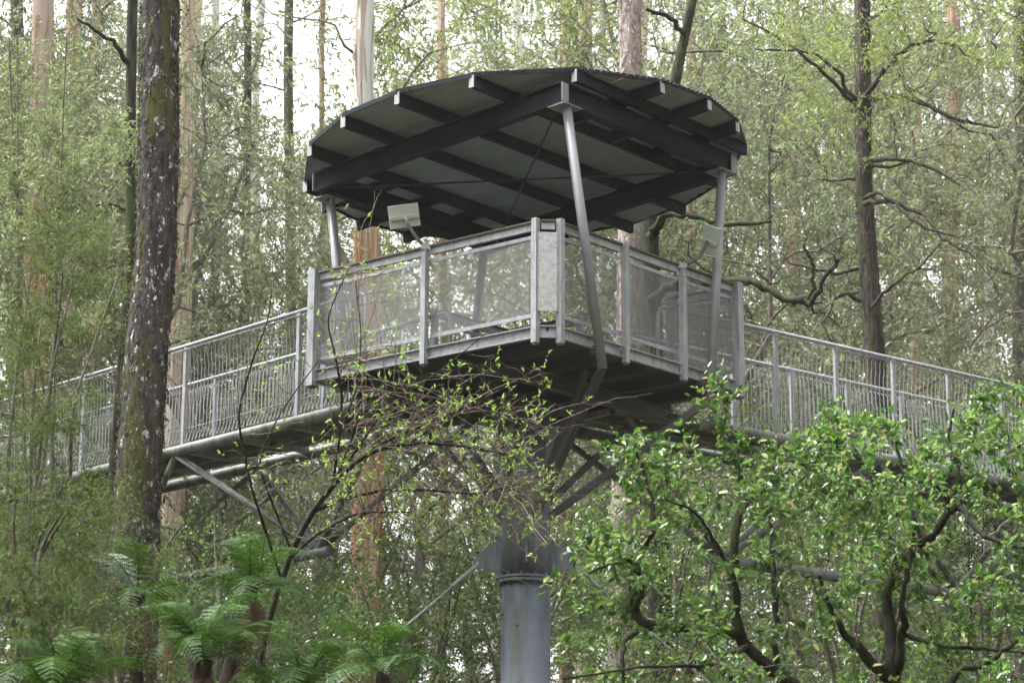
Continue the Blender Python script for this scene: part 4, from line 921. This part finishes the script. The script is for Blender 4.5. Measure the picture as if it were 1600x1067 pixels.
# feathery shrubs at the left
FINE = dict(L=.034, Wd=.0085, mat=M["leaf_fine"], droop=.05, spread=.75, flat=1.2)
def feathery(seed, label, px, D, top, regions, per=13, slen=.24, nl=22, spec=FINE, ns=5, rs=1.0):
    rng = np.random.default_rng(seed + 500); limbs = []
    for j in range(ns):
        x1 = px + rng.uniform(-70, 90); limbs.append([(px + rng.uniform(-12, 12), 1120, D, 5 * rs), (px + (x1 - px) * .3 + rng.uniform(-45, 45), 1120 - (1120 - top) * .35, D + rng.uniform(-.3, .3), 4 * rs), (px + (x1 - px) * .7, 1120 - (1120 - top) * .7, D + rng.uniform(-.5, .5), 2.6 * rs), (x1 + rng.uniform(0, 60), top, D + rng.uniform(-.6, .6), 1.2)])
    return shrub("feathery_shrub", seed, label, limbs, regions, "twig_grey", spec, per, slen, nl, "shrub", 2.4, .008, .16, -.04, .55, .012, .0016, "feathery shrubs at lower left", 6, -.02, True, None, .25)
feathery(44, "feathery fine-leaved shrub covering the left end of the railing", 60, 17, 430, [(38, (-40, 160), (480, 700), 17, .6), (36, (-40, 130), (720, 900), 16.6, .5), (14, (60, 190), (320, 520), 17.2, .5)])
feathery(45, "feathery shrub hiding the foot of the lichen-spotted trunk", 180, 20, 820, [(6, (130, 200), (760, 830), 20, .3), (30, (110, 270), (850, 960), 19.6, .3)])
feathery(46, "feathery shrub with brown stems in the lower left corner", 20, 15, 760, [(50, (-40, 160), (760, 1060), 15, .5), (16, (60, 200), (930, 1070), 15, .4)])
feathery(47, "tall green feathery shrub against the upper left edge", 70, 27, 60, [(60, (-40, 180), (330, 560), 27, .8), (44, (-40, 200), (180, 380), 27.5, .8), (20, (-40, 110), (20, 220), 28, .8)], 12, .34, 16, dict(L=.075, Wd=.020, mat=M["leaf_mid"], droop=.05, spread=.75, flat=1.0), 3, .6)
# small-leaved bushes on the slope behind the tower
SMALL = dict(L=.062, Wd=.030, mat=M["leaf_small"], droop=.1, spread=.8, flat=1.0)
def bush(seed, label, px, D, top, xr, n, spec=SMALL, per=8, slen=.35, nl=9, kind="twig_grey"):
    rng = np.random.default_rng(seed + 900); limbs = []
    for j in range(6):
        x1 = rng.uniform(*xr); limbs.append([(px + rng.uniform(-10, 10), 1180, D, 4.5), (px + (x1 - px) * .5 + rng.uniform(-15, 15), 1180 - (1180 - top) * .5, D + rng.uniform(-.6, .6), 3.2), (x1, top + rng.uniform(0, 60), D + rng.uniform(-1, 1), 1.2)])
    return shrub("leafy_bush", seed, label, limbs, [(n, xr, (top, top + 150), D, .9), (n, xr, (top + 120, 1100), D, .9)], kind, spec, per, slen, nl, "bush", 3.2, .014, .2, .02, .8, .03, .002, "small-leaved bushes on the slope", 6, .1, False)
bush(51, "pale small-leaved bush under the left truss beside the brown-skirted fern", 330, 31, 810, (230, 470), 60)
bush(52, "sparkling small-leaved bush between the ferns and the mast", 640, 30, 850, (500, 790), 80)
bush(53, "small-leaved bush behind the mast, under the deck", 800, 38, 780, (680, 960), 70)
bush(54, "small-leaved bush behind the broad-leaved trees, right of the mast", 1040, 34, 760, (900, 1200), 80)
bush(55, "small-leaved bush under the middle of the right walkway", 1330, 36, 770, (1180, 1480), 80)
bush(56, "small-leaved bush under the right end of the walkway", 1540, 35, 760, (1440, 1660), 70)
bush(57, "small-leaved bush at the left under the walkway's far end", 90, 33, 800, (-40, 240), 70)
bush(58, "olive bush seen through the truss behind the budding shrub", 520, 40, 720, (400, 680), 80)
